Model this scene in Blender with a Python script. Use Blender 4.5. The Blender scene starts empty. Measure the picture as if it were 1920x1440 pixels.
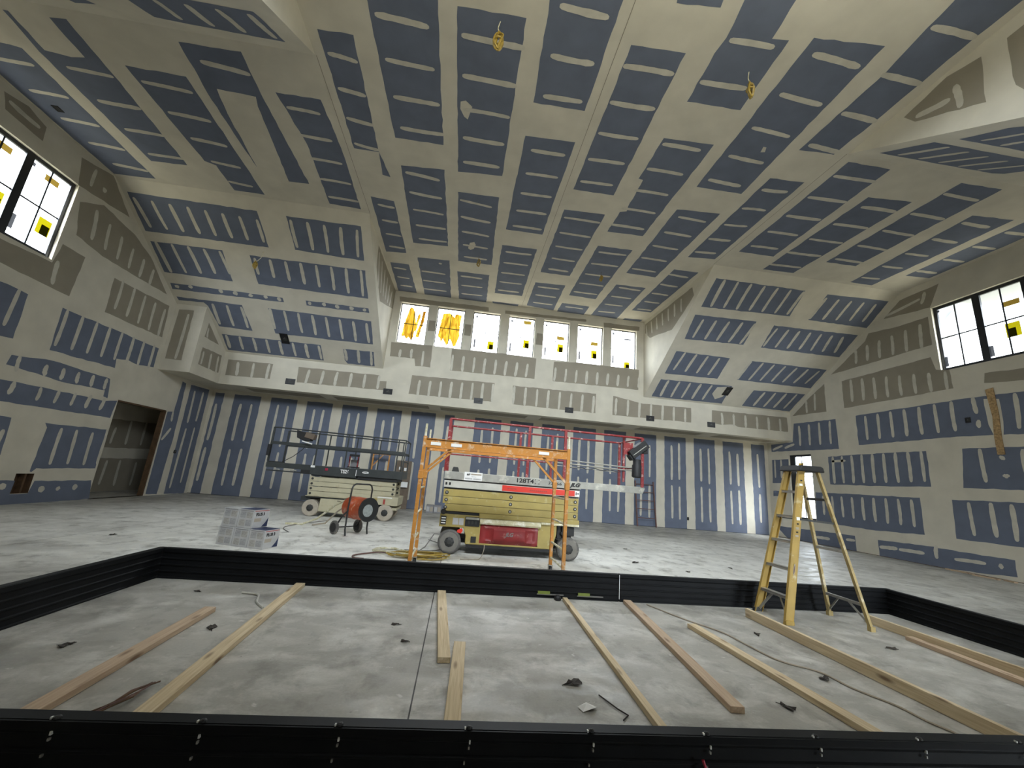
import bpy, bmesh, math, random
from mathutils import Vector, Matrix
random.seed(7)
COL = bpy.context.scene.collection
R = math.radians
# ------------------------------------------------------------------ room measures (metres)
XL, XR, XA, XC, X1 = -8.779, 12.167, -2.926, 6.343, -7.945
Y0, Y1, Y2, Y3, YB = 5.389, 9.356, 13.727, 15.008, 12.293
H, HS, HF = 7.480, 3.518, 4.578
SL = (H-HF)/(Y2-Y1); LN = math.sqrt(1+SL*SL)
YN = Y0-(Y2-Y1); YE = -2.6
XH = XL-1.4
def zs(y):                      # roof underside height over y
    if y > Y1: return H-SL*(y-Y1)
    if y < Y0: return H-SL*(Y0-y)
    return H
def pos(pl, u, v, o=0.0):
    if pl == 'C': return Vector((u, v, H-o))
    if pl == 'S': return Vector((u, v, HS-o))
    if pl == 'V': return Vector((u, Y2-o, v))
    if pl == 'K': return Vector((u, Y3-o, v))
    if pl == 'U': return Vector((u, YB-o, v))
    if pl == 'L': return Vector((XL+o, u, v))
    if pl == 'R': return Vector((XR-o, u, v))
    if pl == 'T': return Vector((X1+o, u, v))
    if pl == 'A': return Vector((XA+o, u, v))
    if pl == 'D': return Vector((XC-o, u, v))
    if pl == 'H': return Vector((XH+o, u, v))
    if pl == 'F': return Vector((u, Y1+v/LN-o*SL/LN, H-SL*v/LN-o/LN))
    if pl == 'N': return Vector((u, Y0-v/LN+o*SL/LN, H-SL*v/LN-o/LN))
# ------------------------------------------------------------------ materials
def newmat(name):
    m = bpy.data.materials.new(name); m.use_nodes = True
    nt = m.node_tree; b = nt.nodes['Principled BSDF']
    return m, nt, b
def mat(name, col, rough=.6, metal=0., var=.0, scale=8., bump=0., spec=.5, dirt=None, dirt_amt=.0, dirt_scale=3.):
    m, nt, b = newmat(name); N = nt.nodes; K = nt.links
    b.inputs['Base Color'].default_value = (*col, 1); b.inputs['Roughness'].default_value = rough
    b.inputs['Metallic'].default_value = metal; b.inputs['Specular IOR Level'].default_value = spec
    tc = N.new('ShaderNodeTexCoord'); last = None
    if var > 0:
        n = N.new('ShaderNodeTexNoise'); n.inputs['Scale'].default_value = scale; n.inputs['Detail'].default_value = 6
        K.new(tc.outputs['Object'], n.inputs['Vector'])
        mr = N.new('ShaderNodeMapRange'); mr.inputs[1].default_value = .3; mr.inputs[2].default_value = .7
        mr.inputs[3].default_value = 1-var; mr.inputs[4].default_value = 1+var
        K.new(n.outputs['Fac'], mr.inputs[0])
        mx = N.new('ShaderNodeMix'); mx.data_type = 'RGBA'; mx.blend_type = 'MULTIPLY'; mx.inputs[0].default_value = 1
        mx.inputs[6].default_value = (*col, 1); K.new(mr.outputs[0], mx.inputs[7]); last = mx.outputs[2]
    if dirt is not None:
        n = N.new('ShaderNodeTexNoise'); n.inputs['Scale'].default_value = dirt_scale; n.inputs['Detail'].default_value = 8
        n.inputs['Roughness'].default_value = .65
        K.new(tc.outputs['Object'], n.inputs['Vector'])
        mr = N.new('ShaderNodeMapRange'); mr.inputs[1].default_value = .62-.3*dirt_amt; mr.inputs[2].default_value = .75-.2*dirt_amt
        K.new(n.outputs['Fac'], mr.inputs[0])
        mx = N.new('ShaderNodeMix'); mx.data_type = 'RGBA'
        K.new(mr.outputs[0], mx.inputs[0]); mx.inputs[6].default_value = (*col, 1)
        if last: K.new(last, mx.inputs[6])
        mx.inputs[7].default_value = (*dirt, 1); last = mx.outputs[2]
    if last: K.new(last, b.inputs['Base Color'])
    if bump > 0:
        n = N.new('ShaderNodeTexNoise'); n.inputs['Scale'].default_value = scale*3; n.inputs['Detail'].default_value = 5
        K.new(tc.outputs['Object'], n.inputs['Vector'])
        bp = N.new('ShaderNodeBump'); bp.inputs['Strength'].default_value = bump; bp.inputs['Distance'].default_value = .01
        K.new(n.outputs['Fac'], bp.inputs['Height']); K.new(bp.outputs[0], b.inputs['Normal'])
    return m
M = {}
M['S'] = mat('joint_compound', (.60, .560, .465), .85, var=.07, scale=2.2, spec=.25)
M['B'] = mat('blue_board', (.140, .160, .212), .8, var=.08, scale=3.0, spec=.25)
M['G'] = mat('grey_board', (.295, .262, .205), .85, var=.06, scale=2.5, spec=.2)
M['mark'] = mat('compound_stroke', (.55, .52, .44), .85, var=.10, scale=6, spec=.25)
M['black_box'] = mat('black_plastic', (.006, .006, .007), .5)
M['black_panel'] = mat('black_ribbed_plastic', (.0055, .006, .007), .55, var=.25, scale=5, spec=.18)
M['white_bit'] = mat('white_plastic', (.75, .75, .72), .5)
M['black_frame'] = mat('black_window_frame', (.012, .014, .018), .4)
M['white_frame'] = mat('pale_window_frame', (.35, .37, .40), .5)
M['orange'] = mat('orange_paint', (.50, .215, .040), .45, var=.1, scale=9, dirt=(.62, .52, .40), dirt_amt=.28, dirt_scale=14)
M['red'] = mat('red_paint', (.22, .016, .018), .4, var=.15, scale=7, dirt=(.55, .42, .38), dirt_amt=.2, dirt_scale=16)
M['red_cover'] = mat('red_moulded_cover', (.20, .015, .016), .4, var=.15, scale=6, dirt=(.40, .22, .18), dirt_amt=.1, dirt_scale=10)
M['red_decal'] = mat('red_decal', (.62, .035, .02), .45)
M['tan'] = mat('tan_yellow_paint', (.335, .262, .078), .5, var=.10, scale=5, dirt=(.46, .40, .22), dirt_amt=.12, dirt_scale=7)
M['tan_light'] = mat('dusty_pale_paint', (.52, .48, .30), .6, var=.12, scale=9, dirt=(.78, .76, .66), dirt_amt=.5, dirt_scale=12)
M['cream'] = mat('cream_paint', (.46, .42, .29), .55, var=.08, scale=5, dirt=(.40, .34, .22), dirt_amt=.2, dirt_scale=5)
M['alu'] = mat('dusty_aluminium', (.32, .315, .28), .5, metal=.2, var=.15, scale=6, dirt=(.60, .58, .50), dirt_amt=.3, dirt_scale=5)
M['alu_bright'] = mat('pale_metal_band', (.50, .49, .44), .4, var=.1, scale=6)
M['dark_paint'] = mat('dark_grey_paint', (.035, .040, .040), .5, var=.15, scale=6)
M['black'] = mat('black_rubber', (.012, .012, .013), .6)
M['black_tube'] = mat('black_tube_paint', (.02, .02, .02), .4)
M['tyre'] = mat('grey_solid_tyre', (.10, .095, .088), .8, var=.15, scale=9, dirt=(.30, .28, .24), dirt_amt=.3, dirt_scale=9)
M['tyre_pale'] = mat('pale_dusty_tyre', (.42, .37, .30), .8, var=.1, scale=9)
M['tyre_side'] = mat('grey_tyre_side', (.17, .16, .14), .8, var=.12, scale=9)
M['hub_dark'] = mat('dark_hub', (.03, .03, .028), .6)
M['sticker'] = mat('white_sticker', (.80, .80, .78), .5)
M['ink'] = mat('black_ink', (.01, .01, .01), .6)
M['brown'] = mat('brown_particle_board', (.15, .115, .085), .8, var=.15, scale=8)
M['osb'] = mat('strand_board', (.38, .25, .12), .85, var=.4, scale=26)
M['rust'] = mat('dull_red_steel', (.13, .065, .055), .6, var=.2, scale=9)
M['gold'] = mat('yellow_cable', (.38, .26, .045), .5, var=.2, scale=20)
M['greycable'] = mat('grey_cable', (.16, .15, .14), .5)
M['fib'] = mat('yellow_fibreglass', (.38, .25, .055), .5, var=.08, scale=5, dirt=(.55, .48, .30), dirt_amt=.18, dirt_scale=9)
M['fib_pale'] = mat('weathered_fibreglass', (.36, .27, .11), .55, var=.12, scale=6, dirt=(.60, .52, .36), dirt_amt=.3, dirt_scale=9)
M['step'] = mat('step_aluminium', (.40, .39, .36), .35, metal=.5, var=.15, scale=12)
M['leaf'] = mat('dead_leaf', (.035, .028, .022), .8)
M['carton'] = mat('printed_carton', (.45, .45, .45), .6, var=.08, scale=12)
M['print_a'] = mat('pale_grey_print', (.33, .33, .335), .6, var=.2, scale=40)
M['print_b'] = mat('warm_grey_print', (.36, .345, .32), .6, var=.2, scale=40)
M['navy'] = mat('navy_print', (.012, .022, .075), .45, dirt=(.25, .3, .4), dirt_amt=.15, dirt_scale=12)
M['grey_print'] = mat('grey_print', (.24, .235, .24), .6)
M['tan_print'] = mat('tan_print', (.38, .33, .26), .6)
M['red_print'] = mat('red_print', (.35, .05, .04), .6)
M['heater'] = mat('heater_orange_red', (.42, .075, .022), .4, var=.1, scale=9, dirt=(.62, .40, .28), dirt_amt=.2, dirt_scale=10)
M['heater_grey'] = mat('heater_grille_grey', (.27, .29, .28), .5, metal=.0, var=.2, scale=30)
M['green_tape'] = mat('green_yellow_tape', (.16, .20, .03), .5)
M['jamb'] = mat('brown_raw_wood', (.10, .055, .026), .8, var=.3, scale=9)
M['pinkish'] = mat('pink_ribbon', (.45, .02, .06), .5)
M['silver'] = mat('silver_foil', (.55, .57, .55), .3, metal=.6)
def wood_mat(name, c1, c2, knot=(.12, .055, .025)):
    m, nt, b = newmat(name); N = nt.nodes; K = nt.links
    tc = N.new('ShaderNodeTexCoord'); mp = N.new('ShaderNodeMapping'); mp.inputs['Scale'].default_value = (14, .55, 14)
    K.new(tc.outputs['Object'], mp.inputs['Vector'])
    n = N.new('ShaderNodeTexNoise'); n.inputs['Scale'].default_value = 4; n.inputs['Detail'].default_value = 7; n.inputs['Distortion'].default_value = .6
    K.new(mp.outputs[0], n.inputs['Vector'])
    cr = N.new('ShaderNodeValToRGB'); cr.color_ramp.elements[0].position = .3; cr.color_ramp.elements[1].position = .7
    cr.color_ramp.elements[0].color = (*c1, 1); cr.color_ramp.elements[1].color = (*c2, 1)
    K.new(n.outputs['Fac'], cr.inputs[0])
    mp2 = N.new('ShaderNodeMapping'); mp2.inputs['Scale'].default_value = (9, 2.2, 9); K.new(tc.outputs['Object'], mp2.inputs['Vector'])
    v = N.new('ShaderNodeTexVoronoi'); v.inputs['Scale'].default_value = 1.0; K.new(mp2.outputs[0], v.inputs['Vector'])
    mr = N.new('ShaderNodeMapRange'); mr.inputs[1].default_value = .07; mr.inputs[2].default_value = .19; mr.inputs[3].default_value = .85; mr.inputs[4].default_value = 0
    K.new(v.outputs['Distance'], mr.inputs[0])
    mx = N.new('ShaderNodeMix'); mx.data_type = 'RGBA'; K.new(mr.outputs[0], mx.inputs[0]); K.new(cr.outputs[0], mx.inputs[6]); mx.inputs[7].default_value = (*knot, 1)
    K.new(mx.outputs[2], b.inputs['Base Color']); b.inputs['Roughness'].default_value = .7
    return m
M['wood'] = wood_mat('pale_pine', (.47, .355, .21), (.70, .58, .39))
M['wood_red'] = wood_mat('reddish_pine', (.40, .28, .19), (.56, .43, .30))
def floor_mat():
    m, nt, b = newmat('dusty_concrete'); N = nt.nodes; K = nt.links
    tc = N.new('ShaderNodeTexCoord')
    def noise(sc, det, mscale=(1, 1, 1), dist=0., rough=.55):
        mp = N.new('ShaderNodeMapping'); mp.inputs['Scale'].default_value = mscale; K.new(tc.outputs['Object'], mp.inputs['Vector'])
        n = N.new('ShaderNodeTexNoise'); n.inputs['Scale'].default_value = sc; n.inputs['Detail'].default_value = det
        n.inputs['Distortion'].default_value = dist; n.inputs['Roughness'].default_value = rough
        K.new(mp.outputs[0], n.inputs['Vector']); return n.outputs['Fac']
    def ramp(f, a, b_, lo=0., hi=1.):
        mr = N.new('ShaderNodeMapRange'); mr.inputs[1].default_value = a; mr.inputs[2].default_value = b_
        mr.inputs[3].default_value = lo; mr.inputs[4].default_value = hi; K.new(f, mr.inputs[0]); return mr.outputs[0]
    def mix(f, a, c, mode='MIX'):
        mx = N.new('ShaderNodeMix'); mx.data_type = 'RGBA'; mx.blend_type = mode
        if isinstance(f, float): mx.inputs[0].default_value = f
        else: K.new(f, mx.inputs[0])
        if isinstance(a, tuple): mx.inputs[6].default_value = (*a, 1)
        else: K.new(a, mx.inputs[6])
        if isinstance(c, tuple): mx.inputs[7].default_value = (*c, 1)
        else: K.new(c, mx.inputs[7])
        return mx.outputs[2]
    sx = N.new('ShaderNodeSeparateXYZ'); K.new(tc.outputs['Object'], sx.inputs[0])
    # plaster powder beyond the panels, with the window-lit floor band painted into the colour
    def mth(op, a_, b_):
        m_ = N.new('ShaderNodeMath'); m_.operation = op
        for i_, q in enumerate((a_, b_)):
            if isinstance(q, (int, float)): m_.inputs[i_].default_value = q
            else: K.new(q, m_.inputs[i_])
        return m_.outputs[0]
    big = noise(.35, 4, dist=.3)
    dust_and_light = mth('MULTIPLY', ramp(mth('ADD', sx.outputs[1], mth('MULTIPLY', big, 2.0)), 5.6, 6.8), ramp(mth('ADD', sx.outputs[1], mth('MULTIPLY', big, 3.0)), 14.2, 11.8))
    dust_and_light = mth('MULTIPLY', dust_and_light, mth('MULTIPLY', ramp(mth('ADD', sx.outputs[0], mth('MULTIPLY', big, 3.0)), -5.5, -1.8, .30, 1.0), ramp(mth('ADD', sx.outputs[0], mth('MULTIPLY', big, 3.0)), 8.5, 4.0, .45, 1.0)))
    dust_and_light = mth('MULTIPLY', dust_and_light, ramp(noise(1.7, 9, (1, 1.2, 1), .3, .66), .30, .60, .45, 1.0))
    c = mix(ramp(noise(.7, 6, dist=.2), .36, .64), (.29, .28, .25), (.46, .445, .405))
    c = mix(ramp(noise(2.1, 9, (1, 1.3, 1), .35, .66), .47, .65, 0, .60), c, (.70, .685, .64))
    c = mix(dust_and_light, c, (.86, .85, .80))
    c = mix(ramp(noise(3.1, 9, (1.3, .9, 1), .3, .65), .52, .66, 0, .65), c, (.22, .21, .185))
    c = mix(ramp(noise(11., 6, dist=.3), .66, .74, 0, .8), c, (.66, .65, .62))
    c = mix(ramp(noise(26., 4), .70, .76, 0, .7), c, (.08, .075, .07))
    c = mix(ramp(noise(60., 3), .3, .7, .0, 1.), mix(1.0, c, (.9, .9, .9), 'MULTIPLY'), c)
    # saw-cut joint
    def line(out, at, w):
        s = N.new('ShaderNodeMath'); s.operation = 'SUBTRACT'; K.new(out, s.inputs[0]); s.inputs[1].default_value = at
        a = N.new('ShaderNodeMath'); a.operation = 'ABSOLUTE'; K.new(s.outputs[0], a.inputs[0])
        l = N.new('ShaderNodeMath'); l.operation = 'LESS_THAN'; K.new(a.outputs[0], l.inputs[0]); l.inputs[1].default_value = w
        return l.outputs[0]
    c = mix(line(sx.outputs[0], -.128, .0045), c, (.03, .028, .025))
    c = mix(line(sx.outputs[0], 8.6, .004), c, (.05, .045, .04))
    c = mix(line(sx.outputs[0], -5.4, .004), c, (.05, .045, .04))
    K.new(c, b.inputs['Base Color'])
    K.new(ramp(noise(2.1, 8, (1, 1.6, 1), 1.1, .62), .4, .7, .38, .75), b.inputs['Roughness'])
    bp = N.new('ShaderNodeBump'); bp.inputs['Strength'].default_value = .15; bp.inputs['Distance'].default_value = .01
    K.new(noise(7, 8), bp.inputs['Height']); K.new(bp.outputs[0], b.inputs['Normal'])
    b.inputs['Specular IOR Level'].default_value = .4
    return m
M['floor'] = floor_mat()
def glass_mat():
    m = bpy.data.materials.new('window_glass'); m.use_nodes = True; nt = m.node_tree; nt.nodes.clear()
    o = nt.nodes.new('ShaderNodeOutputMaterial'); t = nt.nodes.new('ShaderNodeBsdfTransparent'); t.inputs[0].default_value = (.93, .96, .97, 1)
    g = nt.nodes.new('ShaderNodeBsdfGlossy'); g.inputs['Roughness'].default_value = .05
    mx = nt.nodes.new('ShaderNodeMixShader'); mx.inputs[0].default_value = .06
    nt.links.new(t.outputs[0], mx.inputs[1]); nt.links.new(g.outputs[0], mx.inputs[2]); nt.links.new(mx.outputs[0], o.inputs[0])
    return m
M['glass'] = glass_mat()
def film_mat(name, col, tr, tcol=(1, 1, 1)):
    m = bpy.data.materials.new(name); m.use_nodes = True; nt = m.node_tree; nt.nodes.clear()
    o = nt.nodes.new('ShaderNodeOutputMaterial'); t = nt.nodes.new('ShaderNodeBsdfTransparent'); t.inputs[0].default_value = (*tcol, 1)
    d = nt.nodes.new('ShaderNodeBsdfTranslucent'); d.inputs[0].default_value = (*col, 1)
    mx = nt.nodes.new('ShaderNodeMixShader'); mx.inputs[0].default_value = 1-tr
    nt.links.new(t.outputs[0], mx.inputs[1]); nt.links.new(d.outputs[0], mx.inputs[2]); nt.links.new(mx.outputs[0], o.inputs[0])
    return m
M['lab_yellow'] = film_mat('yellow_label', (.075, .062, .001), .01, (1, .85, .02))
M['lab_orange'] = film_mat('orange_label', (.036, .022, .004), .01, (1, .7, .1))
M['lab_grey'] = film_mat('grey_label', (.012, .012, .013), .01, (.7, .7, .7))
def foam_mat():
    m = bpy.data.materials.new('amber_smeared_film'); m.use_nodes = True; nt = m.node_tree; nt.nodes.clear(); N = nt.nodes; K = nt.links
    o = N.new('ShaderNodeOutputMaterial'); t = N.new('ShaderNodeBsdfTransparent')
    tc = N.new('ShaderNodeTexCoord'); mp = N.new('ShaderNodeMapping'); mp.inputs['Scale'].default_value = (6, 6, 1.4); K.new(tc.outputs['Object'], mp.inputs['Vector'])
    n = N.new('ShaderNodeTexNoise'); n.inputs['Scale'].default_value = 1.6; n.inputs['Detail'].default_value = 4; n.inputs['Distortion'].default_value = 1.2; K.new(mp.outputs[0], n.inputs['Vector'])
    cr = N.new('ShaderNodeValToRGB'); e = cr.color_ramp.elements; e[0].position = .32; e[0].color = (.026, .010, .0005, 1); e[1].position = .68; e[1].color = (.085, .050, .004, 1)
    K.new(n.outputs['Fac'], cr.inputs[0]); K.new(cr.outputs[0], t.inputs[0]); K.new(t.outputs[0], o.inputs[0])
    return m
M['foam'] = foam_mat()
# ------------------------------------------------------------------ mesh builder
class MB:
    def __init__(s): s.v = []; s.f = []; s.m = []; s.mats = []
    def mi(s, mt):
        if mt not in s.mats: s.mats.append(mt)
        return s.mats.index(mt)
    def poly(s, pts, mt):
        k = len(s.v); s.v += [Vector(p) for p in pts]; s.f.append(list(range(k, k+len(pts)))); s.m.append(s.mi(mt))
    def add(s, vs, fs, mt):
        k = len(s.v); s.v += [Vector(p) for p in vs]; i = s.mi(mt)
        for f in fs: s.f.append([k+a for a in f]); s.m.append(i)
    def box(s, a, b, mt, mtx=None):
        x0, y0, z0 = a; x1, y1, z1 = b
        vs = [Vector(p) for p in ((x0,y0,z0),(x1,y0,z0),(x1,y1,z0),(x0,y1,z0),(x0,y0,z1),(x1,y0,z1),(x1,y1,z1),(x0,y1,z1))]
        if mtx: vs = [mtx @ v for v in vs]
        s.add(vs, [(0,3,2,1),(4,5,6,7),(0,1,5,4),(1,2,6,5),(2,3,7,6),(3,0,4,7)], mt)
    def bar(s, p, q, w, d, mt, up=(0, 0, 1)):      # rectangular bar from p to q
        p = Vector(p); q = Vector(q); ax = (q-p); ln = ax.length; ax.normalize(); u = Vector(up)
        if abs(ax.dot(u)) > .98: u = Vector((0, 1, 0))
        sx = ax.cross(u).normalized(); sy = sx.cross(ax).normalized()
        vs = []
        for e in (p, q):
            for a, b in ((-1,-1),(1,-1),(1,1),(-1,1)): vs.append(e+sx*(a*w/2)+sy*(b*d/2))
        s.add(vs, [(3,2,1,0),(4,5,6,7),(0,1,5,4),(1,2,6,5),(2,3,7,6),(3,0,4,7)], mt)
    def tube(s, pts, r, mt, n=8, closed=False):
        pts = [Vector(p) for p in pts]; rings = []; k = len(pts); pn = None
        for i, p in enumerate(pts):
            if closed: t = pts[(i+1) % k]-pts[i-1]
            else: t = pts[min(i+1, k-1)]-pts[max(i-1, 0)]
            t = t.normalized() if t.length > 1e-9 else Vector((0, 0, 1))
            if pn is None:
                a = Vector((0, 0, 1)) if abs(t.z) < .9 else Vector((1, 0, 0)); pn = t.cross(a).normalized()
            else:
                pn = (pn-t*pn.dot(t)); pn = pn.normalized() if pn.length > 1e-6 else t.orthogonal().normalized()
            b = t.cross(pn); rr = r[i] if isinstance(r, (list, tuple)) else r
            rings.append([p+(pn*math.cos(2*math.pi*j/n)+b*math.sin(2*math.pi*j/n))*rr for j in range(n)])
        vs = [v for q in rings for v in q]; fs = []
        for i in range(k if closed else k-1):
            a = i*n; c = ((i+1) % k)*n
            for j in range(n): fs.append((a+j, a+(j+1) % n, c+(j+1) % n, c+j))
        if not closed: fs.append(tuple(range(n-1, -1, -1))); fs.append(tuple((k-1)*n+j for j in range(n)))
        s.add(vs, fs, mt)
    def lathe(s, c, ax, prof, mt, n=28):           # prof: (along, radius)
        c = Vector(c); ax = Vector(ax).normalized(); u = ax.orthogonal().normalized(); w = ax.cross(u)
        vs = []; fs = []
        for (a, r) in prof:
            for j in range(n):
                t = 2*math.pi*j/n; vs.append(c+ax*a+(u*math.cos(t)+w*math.sin(t))*max(r, 1e-4))
        for i in range(len(prof)-1):
            for j in range(n): fs.append((i*n+j, i*n+(j+1) % n, (i+1)*n+(j+1) % n, (i+1)*n+j))
        fs.append(tuple(range(n-1, -1, -1))); fs.append(tuple((len(prof)-1)*n+j for j in range(n)))
        s.add(vs, fs, mt)
    def prism(s, prof, a, b, axis, mt):            # prof in the two other axes, extruded a..b along axis
        def P(u, v, w):
            return {'x': (w, u, v), 'y': (u, w, v), 'z': (u, v, w)}[axis]
        n = len(prof); vs = [P(u, v, a) for u, v in prof]+[P(u, v, b) for u, v in prof]
        fs = [(i, (i+1) % n, n+(i+1) % n, n+i) for i in range(n)]+[tuple(range(n-1, -1, -1)), tuple(range(n, 2*n))]
        s.add(vs, fs, mt)
    def build(s, name, parent=None, smooth=False, bevel=0., recalc=True):
        me = bpy.data.meshes.new(name); me.from_pydata([tuple(v) for v in s.v], [], s.f)
        for mt in s.mats: me.materials.append(M[mt])
        for p, i in zip(me.polygons, s.m): p.material_index = i; p.use_smooth = smooth
        if recalc:
            bm = bmesh.new(); bm.from_mesh(me); bmesh.ops.recalc_face_normals(bm, faces=bm.faces); bm.to_mesh(me); bm.free()
        me.update()
        o = bpy.data.objects.new(name, me); COL.objects.link(o)
        if parent is not None: o.parent = parent
        if bevel > 0:
            b = o.modifiers.new('bevel', 'BEVEL'); b.width = bevel; b.segments = 2; b.limit_method = 'ANGLE'; b.angle_limit = R(40)
        if smooth:
            try:
                e = o.modifiers.new('edges', 'EDGE_SPLIT'); e.split_angle = R(38)
            except Exception: pass
        return o
def root(name, loc, label, cat, group=None, rz=0.):
    o = bpy.data.objects.new(name, None); COL.objects.link(o); o.location = loc; o.rotation_euler = (0, 0, rz); o.empty_display_size = .2
    o['label'] = label; o['category'] = cat
    if group: o['group'] = group
    return o
def tag(o, label, cat, group=None, kind=None):
    o['label'] = label; o['category'] = cat
    if group: o['group'] = group
    if kind: o['kind'] = kind
    return o
def struct(o): o['kind'] = 'structure'; return o
def copy_tree(o, parent=None):
    c = o.copy(); COL.objects.link(c)
    if parent is not None: c.parent = parent
    for ch in list(o.children): copy_tree(ch, c)
    return c
def text_obj(name, body, size, mt, parent, loc, rot=(math.pi/2, 0, 0), bold=0., shear=0., width=None):
    cu = bpy.data.curves.new(name, 'FONT'); cu.body = body; cu.size = size; cu.extrude = .0015; cu.offset = bold; cu.shear = shear
    cu.align_x = 'CENTER'; cu.align_y = 'CENTER'
    t = bpy.data.objects.new(name, cu); COL.objects.link(t)
    bpy.context.view_layer.update()
    me = bpy.data.meshes.new_from_object(t.evaluated_get(bpy.context.evaluated_depsgraph_get()))
    bpy.data.objects.remove(t); bpy.data.curves.remove(cu)
    me.materials.clear(); me.materials.append(M[mt])
    if width:
        xs = [v.co.x for v in me.vertices]; k = width/max(1e-6, max(xs)-min(xs))
        for v in me.vertices: v.co.x *= k
    o = bpy.data.objects.new(name, me); COL.objects.link(o); o.parent = parent; o.location = loc; o.rotation_euler = rot
    return o
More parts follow.
